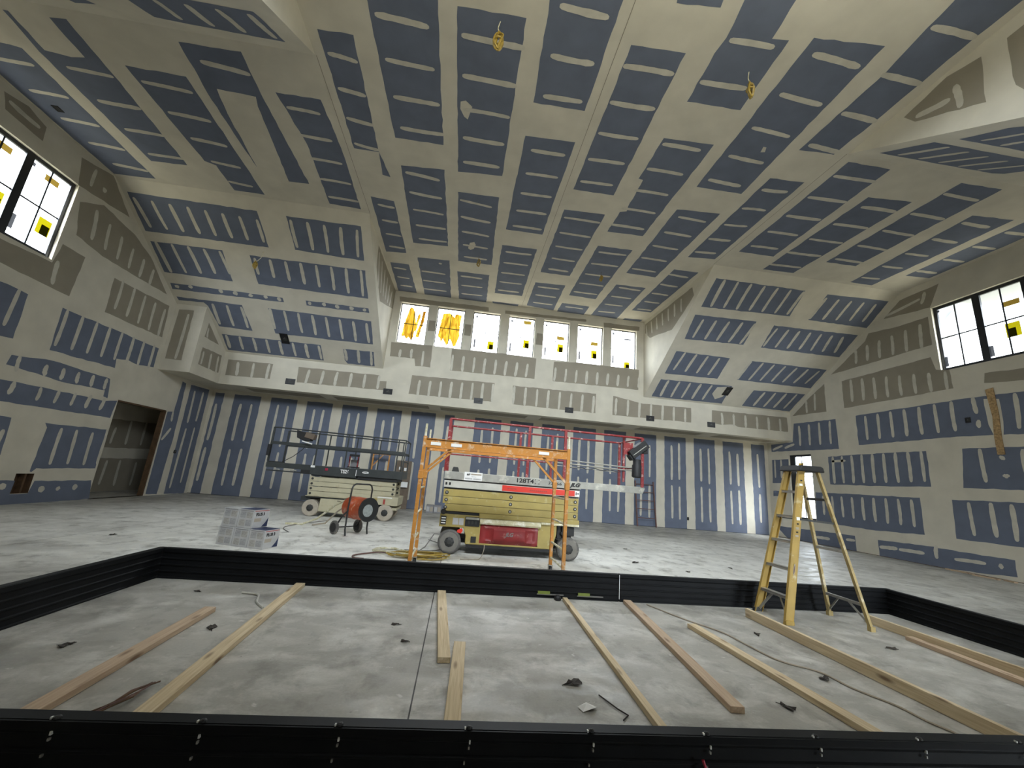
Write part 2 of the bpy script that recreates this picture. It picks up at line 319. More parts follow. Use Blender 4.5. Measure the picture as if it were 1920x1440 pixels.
PATCH={
'C':[['B',[[-1.94,4.33],[-0.97,4.15],[-0.98,6.75],[-1.9,6.77]],[[-1.83,4.61,-1.14,4.64],[-1.8,5.24,-1.09,5.26],[-1.77,5.88,-1.04,5.88],[-1.74,6.51,-0.99,6.5]]],['B',[[-0.7,4.3],[0.25,4.27],[0.23,7.32],[-0.7,7.4]],[[-0.61,4.66,0.26,4.67],[-0.59,5.27,0.22,5.28],[-0.58,5.88,0.19,5.88],[-0.57,6.49,0.15,6.49],[-0.56,7.1,0.12,7.09]]],['B',[[0.51,3.71],[1.47,3.54],[1.46,5.5],[0.57,5.51]],[[0.7,4.04,1.32,4.06],[0.72,4.7,1.33,4.7],[0.74,5.36,1.34,5.34]]],['B',[[1.79,4.34],[2.6,4.3],[2.69,7.36],[1.79,7.37]],[[1.83,4.64,2.56,4.62],[1.85,5.25,2.56,5.23],[1.86,5.87,2.55,5.85],[1.87,6.49,2.54,6.46],[1.89,7.1,2.54,7.07]]],['B',[[-1.89,7.49],[-0.98,7.41],[-0.98,10.34],[-1.95,10.41]],[[-1.79,7.67,-1.13,7.75],[-1.78,8.29,-1.1,8.34],[-1.77,8.91,-1.08,8.94],[-1.76,9.54,-1.05,9.53],[-1.75,10.16,-1.03,10.13]]],['B',[[0.55,6.21],[1.48,6.16],[1.47,9.16],[0.52,9.16]],[[0.74,6.51,1.35,6.5],[0.73,7.13,1.36,7.11],[0.72,7.74,1.36,7.72],[0.71,8.35,1.37,8.33],[0.7,8.96,1.38,8.95]]],['B',[[-2.76,4.97],[-2.24,4.96],[-2.29,7.18],[-2.17,7.89],[-2.33,7.86],[-2.29,7.21],[-2.78,7.22]],[[-2.69,5.32,-2.3,5.37],[-2.7,5.91,-2.3,5.96],[-2.71,6.5,-2.29,6.56],[-2.72,7.09,-2.29,7.16]]],['B',[[-2.75,8.66],[-2.22,8.71],[-2.22,11.02],[-2.81,11.1]],[[-2.61,8.92,-2.27,8.96],[-2.62,9.54,-2.27,9.56],[-2.63,10.15,-2.27,10.17],[-2.64,10.77,-2.27,10.78]]],['B',[[-0.7,8.03],[0.23,8],[0.3,11.03],[-0.7,11.06]],[[-0.63,8.29,0.07,8.38],[-0.6,8.91,0.08,8.98],[-0.57,9.53,0.09,9.58],[-0.54,10.15,0.1,10.17],[-0.5,10.77,0.11,10.77]]],['B',[[0.5,9.89],[1.46,9.86],[1.5,12.84],[0.55,12.88]],[[0.66,10.19,1.34,10.17],[0.66,10.79,1.34,10.77],[0.66,11.4,1.34,11.38],[0.66,12.01,1.34,11.98],[0.67,12.61,1.33,12.59]]],['B',[[-2.79,11.71],[-2.22,11.69],[-2.18,13.69],[-2.82,13.7]],[[-2.7,12.02,-2.37,12.04],[-2.68,12.62,-2.34,12.64],[-2.66,13.23,-2.31,13.24]]],['B',[[-1.91,11.19],[-0.96,11.11],[-0.96,13.73],[-1.9,13.76]],[[-1.83,12,-1.14,12.01],[-1.84,12.63,-1.14,12.63],[-1.86,13.26,-1.14,13.24],[-1.24,11.37,-1.23,11.37]]],['B',[[-0.73,11.7],[0.28,11.67],[0.32,13.77],[-0.67,13.8]],[[-0.59,11.98,0.04,11.98],[-0.57,12.62,0.08,12.6],[-0.56,13.26,0.12,13.22]]],['B',[[0.53,13.58],[1.49,13.56],[1.48,13.72],[0.56,13.73]],[]],['B',[[1.77,8.06],[2.74,8.02],[2.71,11.04],[1.8,11.05]],[[1.86,8.34,2.71,8.34],[1.9,8.95,2.67,8.96],[1.94,9.57,2.64,9.57],[1.98,10.18,2.6,10.19],[2.02,10.79,2.57,10.8]]],['B',[[3,9.28],[3.94,9.25],[3.97,12.34],[3.03,12.31]],[[3.14,9.55,3.86,9.52],[3.14,10.17,3.87,10.14],[3.14,10.78,3.87,10.76],[3.14,11.39,3.88,11.38],[3.14,12,3.88,11.99]]],['B',[[4.22,7.47],[5.21,7.39],[5.17,10.43],[4.26,10.41]],[[4.4,7.7,5.05,7.73],[4.38,8.31,5.04,8.33],[4.37,8.91,5.03,8.93],[4.35,9.52,5.03,9.53],[4.34,10.13,5.02,10.14]]],['B',[[1.77,11.73],[2.74,11.67],[2.81,13.69],[1.79,13.54]],[[1.93,12,2.59,11.98],[1.96,12.6,2.62,12.6],[1.99,13.21,2.64,13.22]]],['B',[[2.96,12.97],[3.96,12.98],[3.98,13.88],[2.95,13.79]],[[3.17,13.23,3.78,13.23]]],['B',[[4.25,11.16],[5.2,11.13],[5.25,13.71],[4.24,13.66]],[[4.43,11.32,5.09,11.35],[4.42,11.97,5.05,11.97],[4.42,12.61,5.01,12.59],[4.41,13.25,4.97,13.21]]],['B',[[5.47,6.2],[6.17,6.16],[6.2,9.11],[5.47,9.19]],[[5.57,6.51,6.04,6.47],[5.56,7.11,6.04,7.07],[5.55,7.71,6.04,7.66],[5.54,8.3,6.03,8.26],[5.54,8.9,6.03,8.85]]],['B',[[6.51,5.54],[7.38,5.54],[7.52,8.62],[6.55,8.63]],[[6.58,5.89,7.41,5.86],[6.6,6.5,7.39,6.47],[6.63,7.11,7.38,7.08],[6.66,7.71,7.36,7.69],[6.69,8.32,7.35,8.29]]],['B',[[7.69,6.25],[8.63,6.18],[8.6,9.2],[7.71,9.24]],[[7.86,6.52,8.59,6.5],[7.81,7.13,8.58,7.1],[7.77,7.74,8.57,7.71],[7.73,8.35,8.56,8.31],[7.68,8.96,8.54,8.91]]],['B',[[8.92,5.55],[9.8,5.53],[9.78,8.5],[8.93,8.51]],[[8.96,5.85,9.73,5.87],[8.98,6.47,9.75,6.48],[9,7.08,9.76,7.09],[9.02,7.7,9.77,7.71],[9.04,8.32,9.79,8.32]]],['B',[[10.16,6.25],[11.08,6.18],[11.07,9.24],[10.39,9.23],[10.37,8.86],[10.31,8.46]],[[10.26,6.48,10.89,6.49],[10.31,7.09,10.9,7.09],[10.35,7.71,10.9,7.69],[10.4,8.32,10.91,8.29],[10.45,8.93,10.91,8.89]]],['B',[[11.35,5.72],[12.01,6.11],[12.03,8.53],[11.37,8.58]],[[11.41,8.3,11.9,8.28],[11.42,7.71,11.92,7.69],[11.43,7.12,11.94,7.09],[11.44,6.54,11.97,6.5]]],['B',[[5.46,9.87],[6.19,9.85],[6.17,12.8],[5.46,12.82]],[[5.49,10.15,6.04,10.19],[5.53,10.77,6.05,10.8],[5.56,11.4,6.06,11.41],[5.6,12.02,6.07,12.02],[5.63,12.65,6.08,12.63]]],['B',[[5.52,13.56],[6.19,13.5],[6.17,13.69],[5.49,13.71]],[]],['B',[[3.01,5.74],[3.95,5.69],[3.93,8.59],[3.02,8.63],[3.03,7.85],[3.17,7.79],[3.14,7.65],[3.1,6.79],[3,6.77]],[[3.08,5.86,3.76,5.86],[3.07,6.48,3.77,6.48],[3.06,7.1,3.78,7.09],[3.04,7.71,3.8,7.71],[3.03,8.33,3.81,8.33]]],['B',[[4.17,3.79],[5.17,3.71],[5.23,6.72],[4.24,6.73]],[[4.36,3.98,5.08,4.02],[4.37,4.6,5.07,4.64],[4.37,5.23,5.06,5.27],[4.38,5.86,5.05,5.89],[4.38,6.49,5.04,6.52]]],['B',[[2.96,3.48],[3.59,3.36],[3.64,3.91],[3.88,3.88],[3.94,4.97],[3.03,5],[3,4.23],[3.03,4.01]],[[3.12,4.02,3.72,4],[3.07,4.65,3.76,4.62]]],['B',[[2.11,3.59],[2.69,3.49],[2.73,3.69],[2.15,3.74]],[]],['B',[[5.43,2.99],[6.22,2.85],[6.17,3.42],[6.15,4.76],[6.12,5.45],[5.46,5.49],[5.53,4]],[[5.53,3.4,6.16,3.41],[5.54,4.05,6.15,4.07],[5.55,4.7,6.15,4.73],[5.56,5.35,6.14,5.39]]],['B',[[-8.37,6.15],[-8.09,6.17],[-7.81,6.21],[-7.8,9.22],[-8.74,9.26],[-8.74,6.84],[-8.73,6.35]],[[-8.5,6.5,-7.93,6.51],[-8.49,7.1,-7.91,7.12],[-8.48,7.7,-7.88,7.74],[-8.47,8.3,-7.86,8.35],[-8.45,8.9,-7.83,8.97]]],['B',[[-7.48,5.58],[-7.41,5.59],[-7.44,6.18],[-7.08,6.22],[-6.84,6.18],[-6.85,5.86],[-6.84,5.57],[-6.59,5.55],[-6.6,6.43],[-6.7,8.55],[-7.47,8.59],[-7.56,6.22]],[[-7.31,6.44,-6.66,6.47],[-7.33,7.08,-6.67,7.1],[-7.34,7.72,-6.68,7.73],[-7.35,8.36,-6.69,8.35]]],['B',[[-6.25,6.2],[-5.31,6.21],[-5.36,9.21],[-6.05,9.21],[-6.02,8.4],[-6.21,8.31]],[[-6.16,6.47,-5.41,6.52],[-6.12,7.08,-5.45,7.13],[-6.08,7.68,-5.48,7.74],[-6.04,8.29,-5.51,8.35],[-6,8.9,-5.54,8.96]]],['B',[[-5.04,5.59],[-4.11,5.56],[-4.14,6.44],[-4.1,8.55],[-4.55,8.57],[-4.32,6.59],[-4.26,6.38],[-4.89,6.35],[-4.99,6.87],[-5.1,8.25],[-5.12,6.61]],[[-4.85,5.87,-4.18,5.94]]],['B',[[-3.86,6.21],[-3.1,6.2],[-3.04,7.26],[-3.1,9.22],[-3.84,9.18],[-3.72,7.31]],[[-3.76,6.49,-3.23,6.51],[-3.76,7.1,-3.2,7.12],[-3.76,7.7,-3.17,7.72],[-3.76,8.31,-3.14,8.33],[-3.76,8.91,-3.11,8.93]]],['S',[[-0.65,5.74],[-0.56,5.7],[-0.45,5.8],[-0.52,6.07],[-0.59,6.03],[-0.66,5.88]],[]],['S',[[-0.38,10.01],[-0.26,9.94],[-0.22,10.07],[-0.26,10.27],[-0.35,10.36],[-0.42,10.29]],[]],['S',[[4.81,5.55],[4.87,5.55],[4.92,5.65],[4.85,5.67]],[]]],
'N':[['B',[[-3.22,1.23],[-3.22,0.34],[-4.23,0.33],[-5,0.36],[-5,0.81],[-4.86,1.12],[-4.23,1.36],[-4.03,1.21]],[[-4.55,0.99,-4.57,0.49],[-4.14,1.02,-4.16,0.47],[-3.74,1.06,-3.74,0.46],[-3.33,1.1,-3.32,0.45]]],['B',[[-6.09,0.46],[-5.78,0.58],[-5.7,0.43],[-6.05,0.33]],[]],['B',[[6.61,0.36],[6.61,1.28],[8.34,1.32],[8.89,0.95],[8.92,0.79],[8.95,0.49],[8.82,0.4],[7.85,0.37]],[[6.9,0.47,6.95,1.18],[7.3,0.47,7.35,1.14],[7.69,0.47,7.75,1.11],[8.09,0.47,8.15,1.08],[8.48,0.47,8.55,1.04]]],['B',[[6.69,1.56],[6.63,2.2],[6.74,2.5],[8.16,1.57],[7.77,1.58]],[[6.93,1.69,6.96,2.14],[7.31,1.65,7.3,1.9]]]],
'A':[['G',[[10.65,7.39],[13.74,7.48],[13.88,6.82],[11.79,6.19],[10.8,6.81]],[[10.84,7.25,11.35,6.42],[11.31,7.23,11.71,6.46],[11.79,7.21,12.06,6.51],[12.26,7.2,12.41,6.56],[12.73,7.18,12.76,6.6],[13.2,7.16,13.12,6.65]]]],
'D':[['G',[[10.43,7.33],[13.6,7.35],[13.6,7],[13.23,6.69],[11.65,6.42],[11,6.7],[10.35,7.03]],[[13.52,7.25,13.45,6.84],[13.11,7.25,13.05,6.83],[12.7,7.24,12.66,6.83],[12.29,7.23,12.26,6.83],[11.88,7.22,11.86,6.83],[11.47,7.22,11.47,6.83],[11.06,7.21,11.07,6.82]]],['G',[[4.46,7.32],[4.33,7.1],[3.54,6.6],[3.49,7.3],[3.87,7.41]],[[4.28,7.16,3.91,7.03],[3.8,7.15,3.79,6.82]]],['G',[[3.23,7.27],[3,7.27],[3.15,6.26],[3.26,6.55]],[]]],
'F':[['B',[[-8.67,0.33],[-5.7,0.35],[-5.65,1.31],[-8.68,1.31]],[[-8.58,0.48,-8.5,1.16],[-8.18,0.5,-8.11,1.16],[-7.78,0.52,-7.72,1.16],[-7.37,0.53,-7.32,1.15],[-6.97,0.55,-6.93,1.15],[-6.57,0.57,-6.53,1.15],[-6.17,0.58,-6.14,1.15],[-5.76,0.6,-5.74,1.15]]],['B',[[-8.68,1.58],[-6.9,1.57],[-6.91,2.51],[-8.7,2.48]],[[-8.55,1.61,-8.51,2.44],[-8.16,1.61,-8.11,2.4],[-7.76,1.62,-7.71,2.35],[-7.37,1.63,-7.32,2.3],[-6.98,1.63,-6.92,2.26]]],['B',[[-5.01,0.37],[-3.17,0.36],[-3.18,1.32],[-4.97,1.27]],[[-4.92,0.48,-4.9,1.17],[-4.51,0.48,-4.5,1.18],[-4.1,0.49,-4.11,1.19],[-3.69,0.49,-3.72,1.2],[-3.28,0.49,-3.33,1.21]]],['B',[[-6.22,1.61],[-3.18,1.61],[-3.18,2.52],[-6.22,2.49]],[[-6.11,1.7,-6.13,2.15],[-5.71,1.69,-5.73,2.19],[-5.31,1.68,-5.32,2.23],[-4.91,1.67,-4.92,2.27],[-4.5,1.67,-4.52,2.31],[-4.1,1.66,-4.12,2.35],[-3.7,1.65,-3.72,2.39],[-3.3,1.65,-3.32,2.43]]],['B',[[-5,2.85],[-3.2,2.86],[-3.19,3.02],[-5,3.02]],[[-4.9,2.93,-4.89,2.93],[-4.49,2.91,-4.48,2.91],[-4.11,2.93,-4.1,2.93],[-3.7,2.93,-3.69,2.93],[-3.32,2.93,-3.31,2.93]]],['B',[[-8.68,2.81],[-5.65,2.86],[-5.64,3.01],[-8.7,3.02]],[[-8.54,2.91,-8.53,2.91],[-8.16,2.87,-8.15,2.87],[-7.35,2.89,-7.34,2.89],[-6.96,2.9,-6.95,2.9],[-6.54,2.91,-6.53,2.91],[-6.13,2.9,-6.12,2.9],[-5.76,2.92,-5.75,2.92]]],['B',[[-8.69,3.27],[-6.9,3.29],[-6.85,4.23],[-7.82,4.2],[-7.9,3.47],[-7.98,3.36],[-8.67,3.39]],[[-7.74,3.4,-7.77,4.09],[-7.34,3.39,-7.37,4.1],[-6.94,3.39,-6.96,4.11]]],['B',[[-7.84,4.5],[-4.85,4.5],[-4.85,5.16],[-7.85,5.15]],[[-7.72,4.55,-7.76,5.02],[-7.32,4.55,-7.36,5.03],[-6.92,4.55,-6.95,5.04],[-6.52,4.55,-6.54,5.05],[-6.12,4.55,-6.14,5.06],[-5.72,4.56,-5.73,5.07],[-5.32,4.56,-5.33,5.08],[-4.92,4.56,-4.92,5.09]]],['B',[[-6.16,3.3],[-3.16,3.32],[-3.18,4.23],[-6.17,4.23]],[[-6.11,3.33,-6.14,4.02],[-5.71,3.34,-5.74,4.04],[-5.31,3.36,-5.33,4.06],[-4.91,3.38,-4.93,4.08],[-4.51,3.39,-4.52,4.1],[-4.11,3.41,-4.11,4.12],[-3.71,3.43,-3.71,4.14],[-3.31,3.44,-3.3,4.15]]],['B',[[-4.15,4.56],[-3.18,4.54],[-3.2,5.17],[-4.09,5.18],[-4.16,5.03]],[[-4.1,4.59,-4.1,5.02],[-3.68,4.57,-3.7,5.07],[-3.27,4.56,-3.3,5.12]]],['B',[[6.61,0.38],[9.37,0.37],[9.46,1.25],[6.63,1.33]],[[6.88,0.42,6.91,1.25],[7.29,0.42,7.31,1.24],[7.7,0.43,7.72,1.23],[8.12,0.43,8.12,1.21],[8.53,0.43,8.53,1.2],[8.94,0.43,8.94,1.19],[9.35,0.43,9.34,1.17]]],['B',[[10.09,0.38],[12.05,0.33],[12.12,1.29],[10.11,1.29]],[[10.14,0.52,10.12,1.22],[10.54,0.52,10.54,1.18],[10.95,0.51,10.96,1.14],[11.35,0.5,11.39,1.1],[11.75,0.5,11.81,1.07]]],['B',[[6.58,1.62],[8.57,1.58],[8.65,2.48],[6.66,2.53]],[[6.91,1.77,6.9,2.42],[7.32,1.75,7.31,2.42],[7.74,1.73,7.71,2.42],[8.16,1.7,8.12,2.42],[8.57,1.68,8.52,2.43]]],['B',[[9.19,1.63],[12.05,1.58],[12.1,2.49],[9.28,2.5]],[[9.36,1.74,9.33,2.42],[9.74,1.74,9.74,2.4],[10.12,1.74,10.15,2.38],[10.5,1.74,10.56,2.36],[10.88,1.74,10.97,2.35],[11.26,1.74,11.38,2.33],[11.64,1.74,11.8,2.31]]],['B',[[9.31,3.07],[12.07,3.06],[12.1,3.95],[9.26,3.94]],[[9.3,3.11,9.27,3.89],[9.73,3.12,9.68,3.87],[10.15,3.13,10.09,3.84],[10.57,3.14,10.51,3.82],[11,3.15,10.92,3.79],[11.42,3.16,11.33,3.77],[11.85,3.17,11.75,3.74]]],['B',[[6.62,3.04],[8.52,3.07],[8.56,4],[6.64,4.03]],[[6.93,3.07,6.87,3.81],[7.34,3.1,7.3,3.82],[7.75,3.12,7.72,3.83],[8.17,3.14,8.15,3.85]]],['B',[[6.62,4.31],[9.27,4.26],[9.34,5.15],[6.62,5.17]],[[6.91,4.35,6.93,5.08],[7.32,4.35,7.33,5.07],[7.72,4.35,7.73,5.06],[8.12,4.35,8.13,5.04],[8.53,4.35,8.53,5.03]]],['S',[[8.76,4.38],[9.19,4.29],[9.2,4.79],[8.97,4.97],[8.74,4.72]],[]],['B',[[10.14,4.33],[12.1,4.25],[12.1,5.18],[10.14,5.15]],[[10.59,4.4,10.57,5.06],[10.99,4.37,10.98,5.05],[11.4,4.34,11.38,5.04],[11.8,4.31,11.78,5.03]]]],
'V':[['G',[[-7.82,4.34],[-6.43,4.34],[-6.43,3.83],[-7.8,3.81]],[[-7.5,4.25,-7.46,3.86],[-7.02,4.27,-7,3.84],[-6.54,4.3,-6.54,3.83]]],['G',[[-5.63,4.34],[-3,4.34],[-2.98,4.15],[-2.75,4.16],[-2.72,3.85],[-5.59,3.81]],[[-5.27,4.25,-5.31,3.82],[-4.82,4.26,-4.85,3.84],[-4.37,4.27,-4.39,3.85],[-3.92,4.28,-3.93,3.86],[-3.47,4.29,-3.47,3.88],[-3.01,4.3,-3.01,3.89]]],['G',[[5.2,4.5],[6.33,4.33],[8.18,4.36],[8.17,3.82],[5.19,3.8]],[[5.32,4.4,5.3,3.85],[5.76,4.38,5.74,3.85],[6.2,4.36,6.18,3.84],[6.64,4.34,6.62,3.84],[7.08,4.32,7.06,3.83],[7.51,4.3,7.5,3.83],[7.95,4.28,7.94,3.82]]],['G',[[-1.94,4.47],[0.9,4.5],[0.88,3.83],[-1.97,3.81]],[[-1.66,4.29,-1.67,3.79],[-1.3,4.31,-1.31,3.8],[-0.94,4.33,-0.95,3.81],[-0.58,4.35,-0.59,3.82],[-0.22,4.37,-0.23,3.83],[0.14,4.4,0.13,3.83],[0.5,4.42,0.5,3.84],[0.85,4.44,0.86,3.85]]],['G',[[1.54,4.48],[4.56,4.51],[4.56,3.8],[1.57,3.82]],[[1.6,4.44,1.59,3.85],[2.01,4.43,2,3.84],[2.42,4.42,2.41,3.84],[2.83,4.42,2.81,3.83],[3.24,4.41,3.22,3.83],[3.66,4.4,3.63,3.82],[4.07,4.4,4.04,3.82],[4.48,4.39,4.45,3.82]]],['G',[[-2.8,5.56],[-1.39,5.6],[-1.37,4.81],[-1.88,4.8],[-1.94,5.06],[-2.77,5.05]],[[-2.45,5.3,-2.45,5.08],[-2.07,5.36,-2.06,5.09],[-1.67,5.34,-1.66,4.85]]],['G',[[-0.71,5.57],[-0.08,5.59],[0.91,5.6],[1.23,5.61],[2.3,5.57],[2.29,4.81],[-0.69,4.78]],[[-0.65,5.33,-0.65,4.81],[-0.27,5.32,-0.27,4.82],[0.11,5.32,0.1,4.82],[0.49,5.32,0.47,4.83],[0.87,5.32,0.85,4.84],[1.25,5.31,1.22,4.84],[1.63,5.31,1.59,4.85],[2.01,5.31,1.97,4.86]]],['G',[[2.96,5.53],[3.82,5.6],[6.16,5.59],[6.14,4.82],[2.95,4.8]],[[3.03,5.29,3,4.84],[3.42,5.28,3.39,4.85],[3.81,5.28,3.78,4.86],[4.2,5.28,4.18,4.87],[4.59,5.28,4.57,4.88],[4.99,5.28,4.96,4.9],[5.38,5.28,5.35,4.91],[5.77,5.28,5.74,4.92],[6.16,5.27,6.14,4.93]]],['G',[[-2.76,7.28],[0.43,7.29],[0.44,7.14],[-2.72,7.09]],[]],['G',[[1.04,7.25],[4.09,7.3],[4.09,7.21],[1.04,7.13]],[]],['G',[[4.76,7.27],[6.17,7.28],[6.16,7.12],[4.78,7.08]],[]],['G',[[-1.62,6.52],[-1.38,6.52],[-1.37,6.13],[-1.62,6.12]],[]],['G',[[-0.35,6.54],[-0.12,6.54],[-0.12,6.12],[-0.35,6.12]],[]],['G',[[2.26,6.53],[2.48,6.53],[2.49,6.1],[2.24,6.09]],[]],['G',[[9,4.36],[12.03,4.38],[12.03,3.84],[10,3.84],[9.86,3.91],[9.33,3.85],[8.97,3.88]],[[9.38,4.27,9.39,3.88],[9.85,4.27,9.85,3.88],[10.32,4.27,10.32,3.87],[10.78,4.27,10.78,3.86],[11.25,4.28,11.25,3.85],[11.72,4.28,11.72,3.84]]]],
'U':[['G',[[-8.67,5.36],[-8.26,5.38],[-8.23,3.84],[-8.67,3.85]],[[-8.38,5.22,-8.4,3.89]]]],
'T':[['G',[[12.56,5.14],[13.27,4.67],[12.53,4.68]],[[12.61,4.96,12.64,4.72]]],['G',[[12.57,4.37],[13.56,4.4],[13.6,3.83],[12.56,3.84]],[[12.67,4.24,12.68,3.89],[13.04,4.27,13.08,3.85],[13.41,4.3,13.47,3.81]]]],
'L':[['B',[[7.98,4.08],[8.34,4.08],[8.54,4.06],[8.57,3.15],[8.26,3.12]],[[8.37,4.06,8.34,3.35]]],['B',[[9.25,4.08],[12.12,4.08],[12.13,3.52],[11.6,3.45],[11.24,3.48],[10.9,3.42],[10.94,3.19],[9.29,3.14]],[[9.37,4.05,9.36,3.28],[9.74,4.06,9.73,3.31],[10.11,4.06,10.1,3.34],[10.47,4.07,10.47,3.37],[10.84,4.07,10.84,3.4],[11.21,4.08,11.21,3.43],[11.57,4.08,11.58,3.46],[11.94,4.09,11.95,3.48]]],['G',[[10.16,5.26],[12.05,5.35],[12.12,4.41],[10.2,4.38]],[[10.41,5.29,10.42,4.58],[10.79,5.26,10.8,4.54],[11.17,5.23,11.19,4.5],[11.55,5.2,11.58,4.46],[11.94,5.17,11.96,4.42]]],['G',[[7.66,4.41],[9.3,4.37],[9.34,5.34],[8.81,5.34],[8.74,4.87],[7.78,4.82],[7.53,4.8]],[[8.84,4.93,8.88,4.48]]],['G',[[8.55,7.28],[9.32,7.46],[10.03,6.84],[8.69,6.69]],[[8.92,7.26,8.92,6.88],[9.24,7,9.25,7]]],['G',[[8.83,6.39],[9.34,6.68],[10.31,6.54],[10.96,6.29],[11.84,5.61],[9.7,5.57],[9,5.68]],[[9.24,6.44,9.33,5.81],[9.63,6.35,9.7,5.77],[10.01,6.26,10.06,5.73],[10.4,6.17,10.43,5.69],[10.79,6.09,10.8,5.65],[11.17,6,11.17,5.61]]],['G',[[7.01,7.29],[7.41,7.39],[7.78,7.29],[7.81,6.99],[7.12,7.02]],[[7.15,7.2,7.66,7.18]]],['B',[[8.65,2.84],[9.44,2.95],[10.91,2.9],[11,2.43],[10.87,2.45],[10.86,2.6],[9.9,2.56],[8.62,2.64]],[[8.8,2.84,8.82,2.57],[9.35,2.8,9.36,2.63],[9.72,2.82,9.72,2.63],[10.08,2.83,10.09,2.63],[10.45,2.85,10.46,2.64],[10.82,2.86,10.82,2.64]]],['B',[[8.44,2.33],[8.8,2.35],[10.01,2.36],[10.91,2.34],[11.3,2.42],[11.25,1.97],[8.75,1.95],[8.57,1.95]],[[8.87,2.33,8.84,2.13],[9.39,2.33,9.38,2.1],[9.78,2.35,9.75,2.11],[10.16,2.37,10.13,2.12],[10.55,2.39,10.5,2.13],[10.93,2.41,10.88,2.14]]],['B',[[8.48,1.69],[9.05,1.67],[9.09,0.95],[8.97,0.74]],[[8.98,1.4,8.95,1.07]]],['B',[[9.72,1.65],[11.25,1.68],[11.27,0.73],[9.86,0.71],[9.78,0.63],[9.74,0.65],[9.79,1.56]],[[10.11,1.56,10.11,0.82],[10.48,1.56,10.51,0.84],[10.9,1.54,10.92,0.83],[11.29,1.51,11.27,0.86]]],['B',[[9.06,0.47],[9.52,0.46],[9.51,0.2],[9.86,0.2],[9.91,0.45],[11.26,0.45],[11.36,0.01],[9.41,-0.02],[9.23,-0.03]],[[10.11,0.27,10.12,0.27],[10.48,0.28,10.49,0.28],[10.88,0.3,10.89,0.3],[9.33,0.35,9.34,0.35]]],['B',[[13.41,3.42],[13.59,3.39],[13.67,1.76],[13.61,0.02],[13.16,0.04],[13.13,2.42],[13.39,2.46]],[[13.36,2.43,13.39,2.19],[13.44,1.94,13.21,1.61]]],['B',[[13.83,3.4],[14.79,3.44],[14.84,-0.01],[13.91,0.02]],[[14.08,3.22,14.12,2.24],[14.51,3.26,14.51,2.34],[14.13,2,14.1,0.21],[14.53,2.08,14.54,0.36]]]],
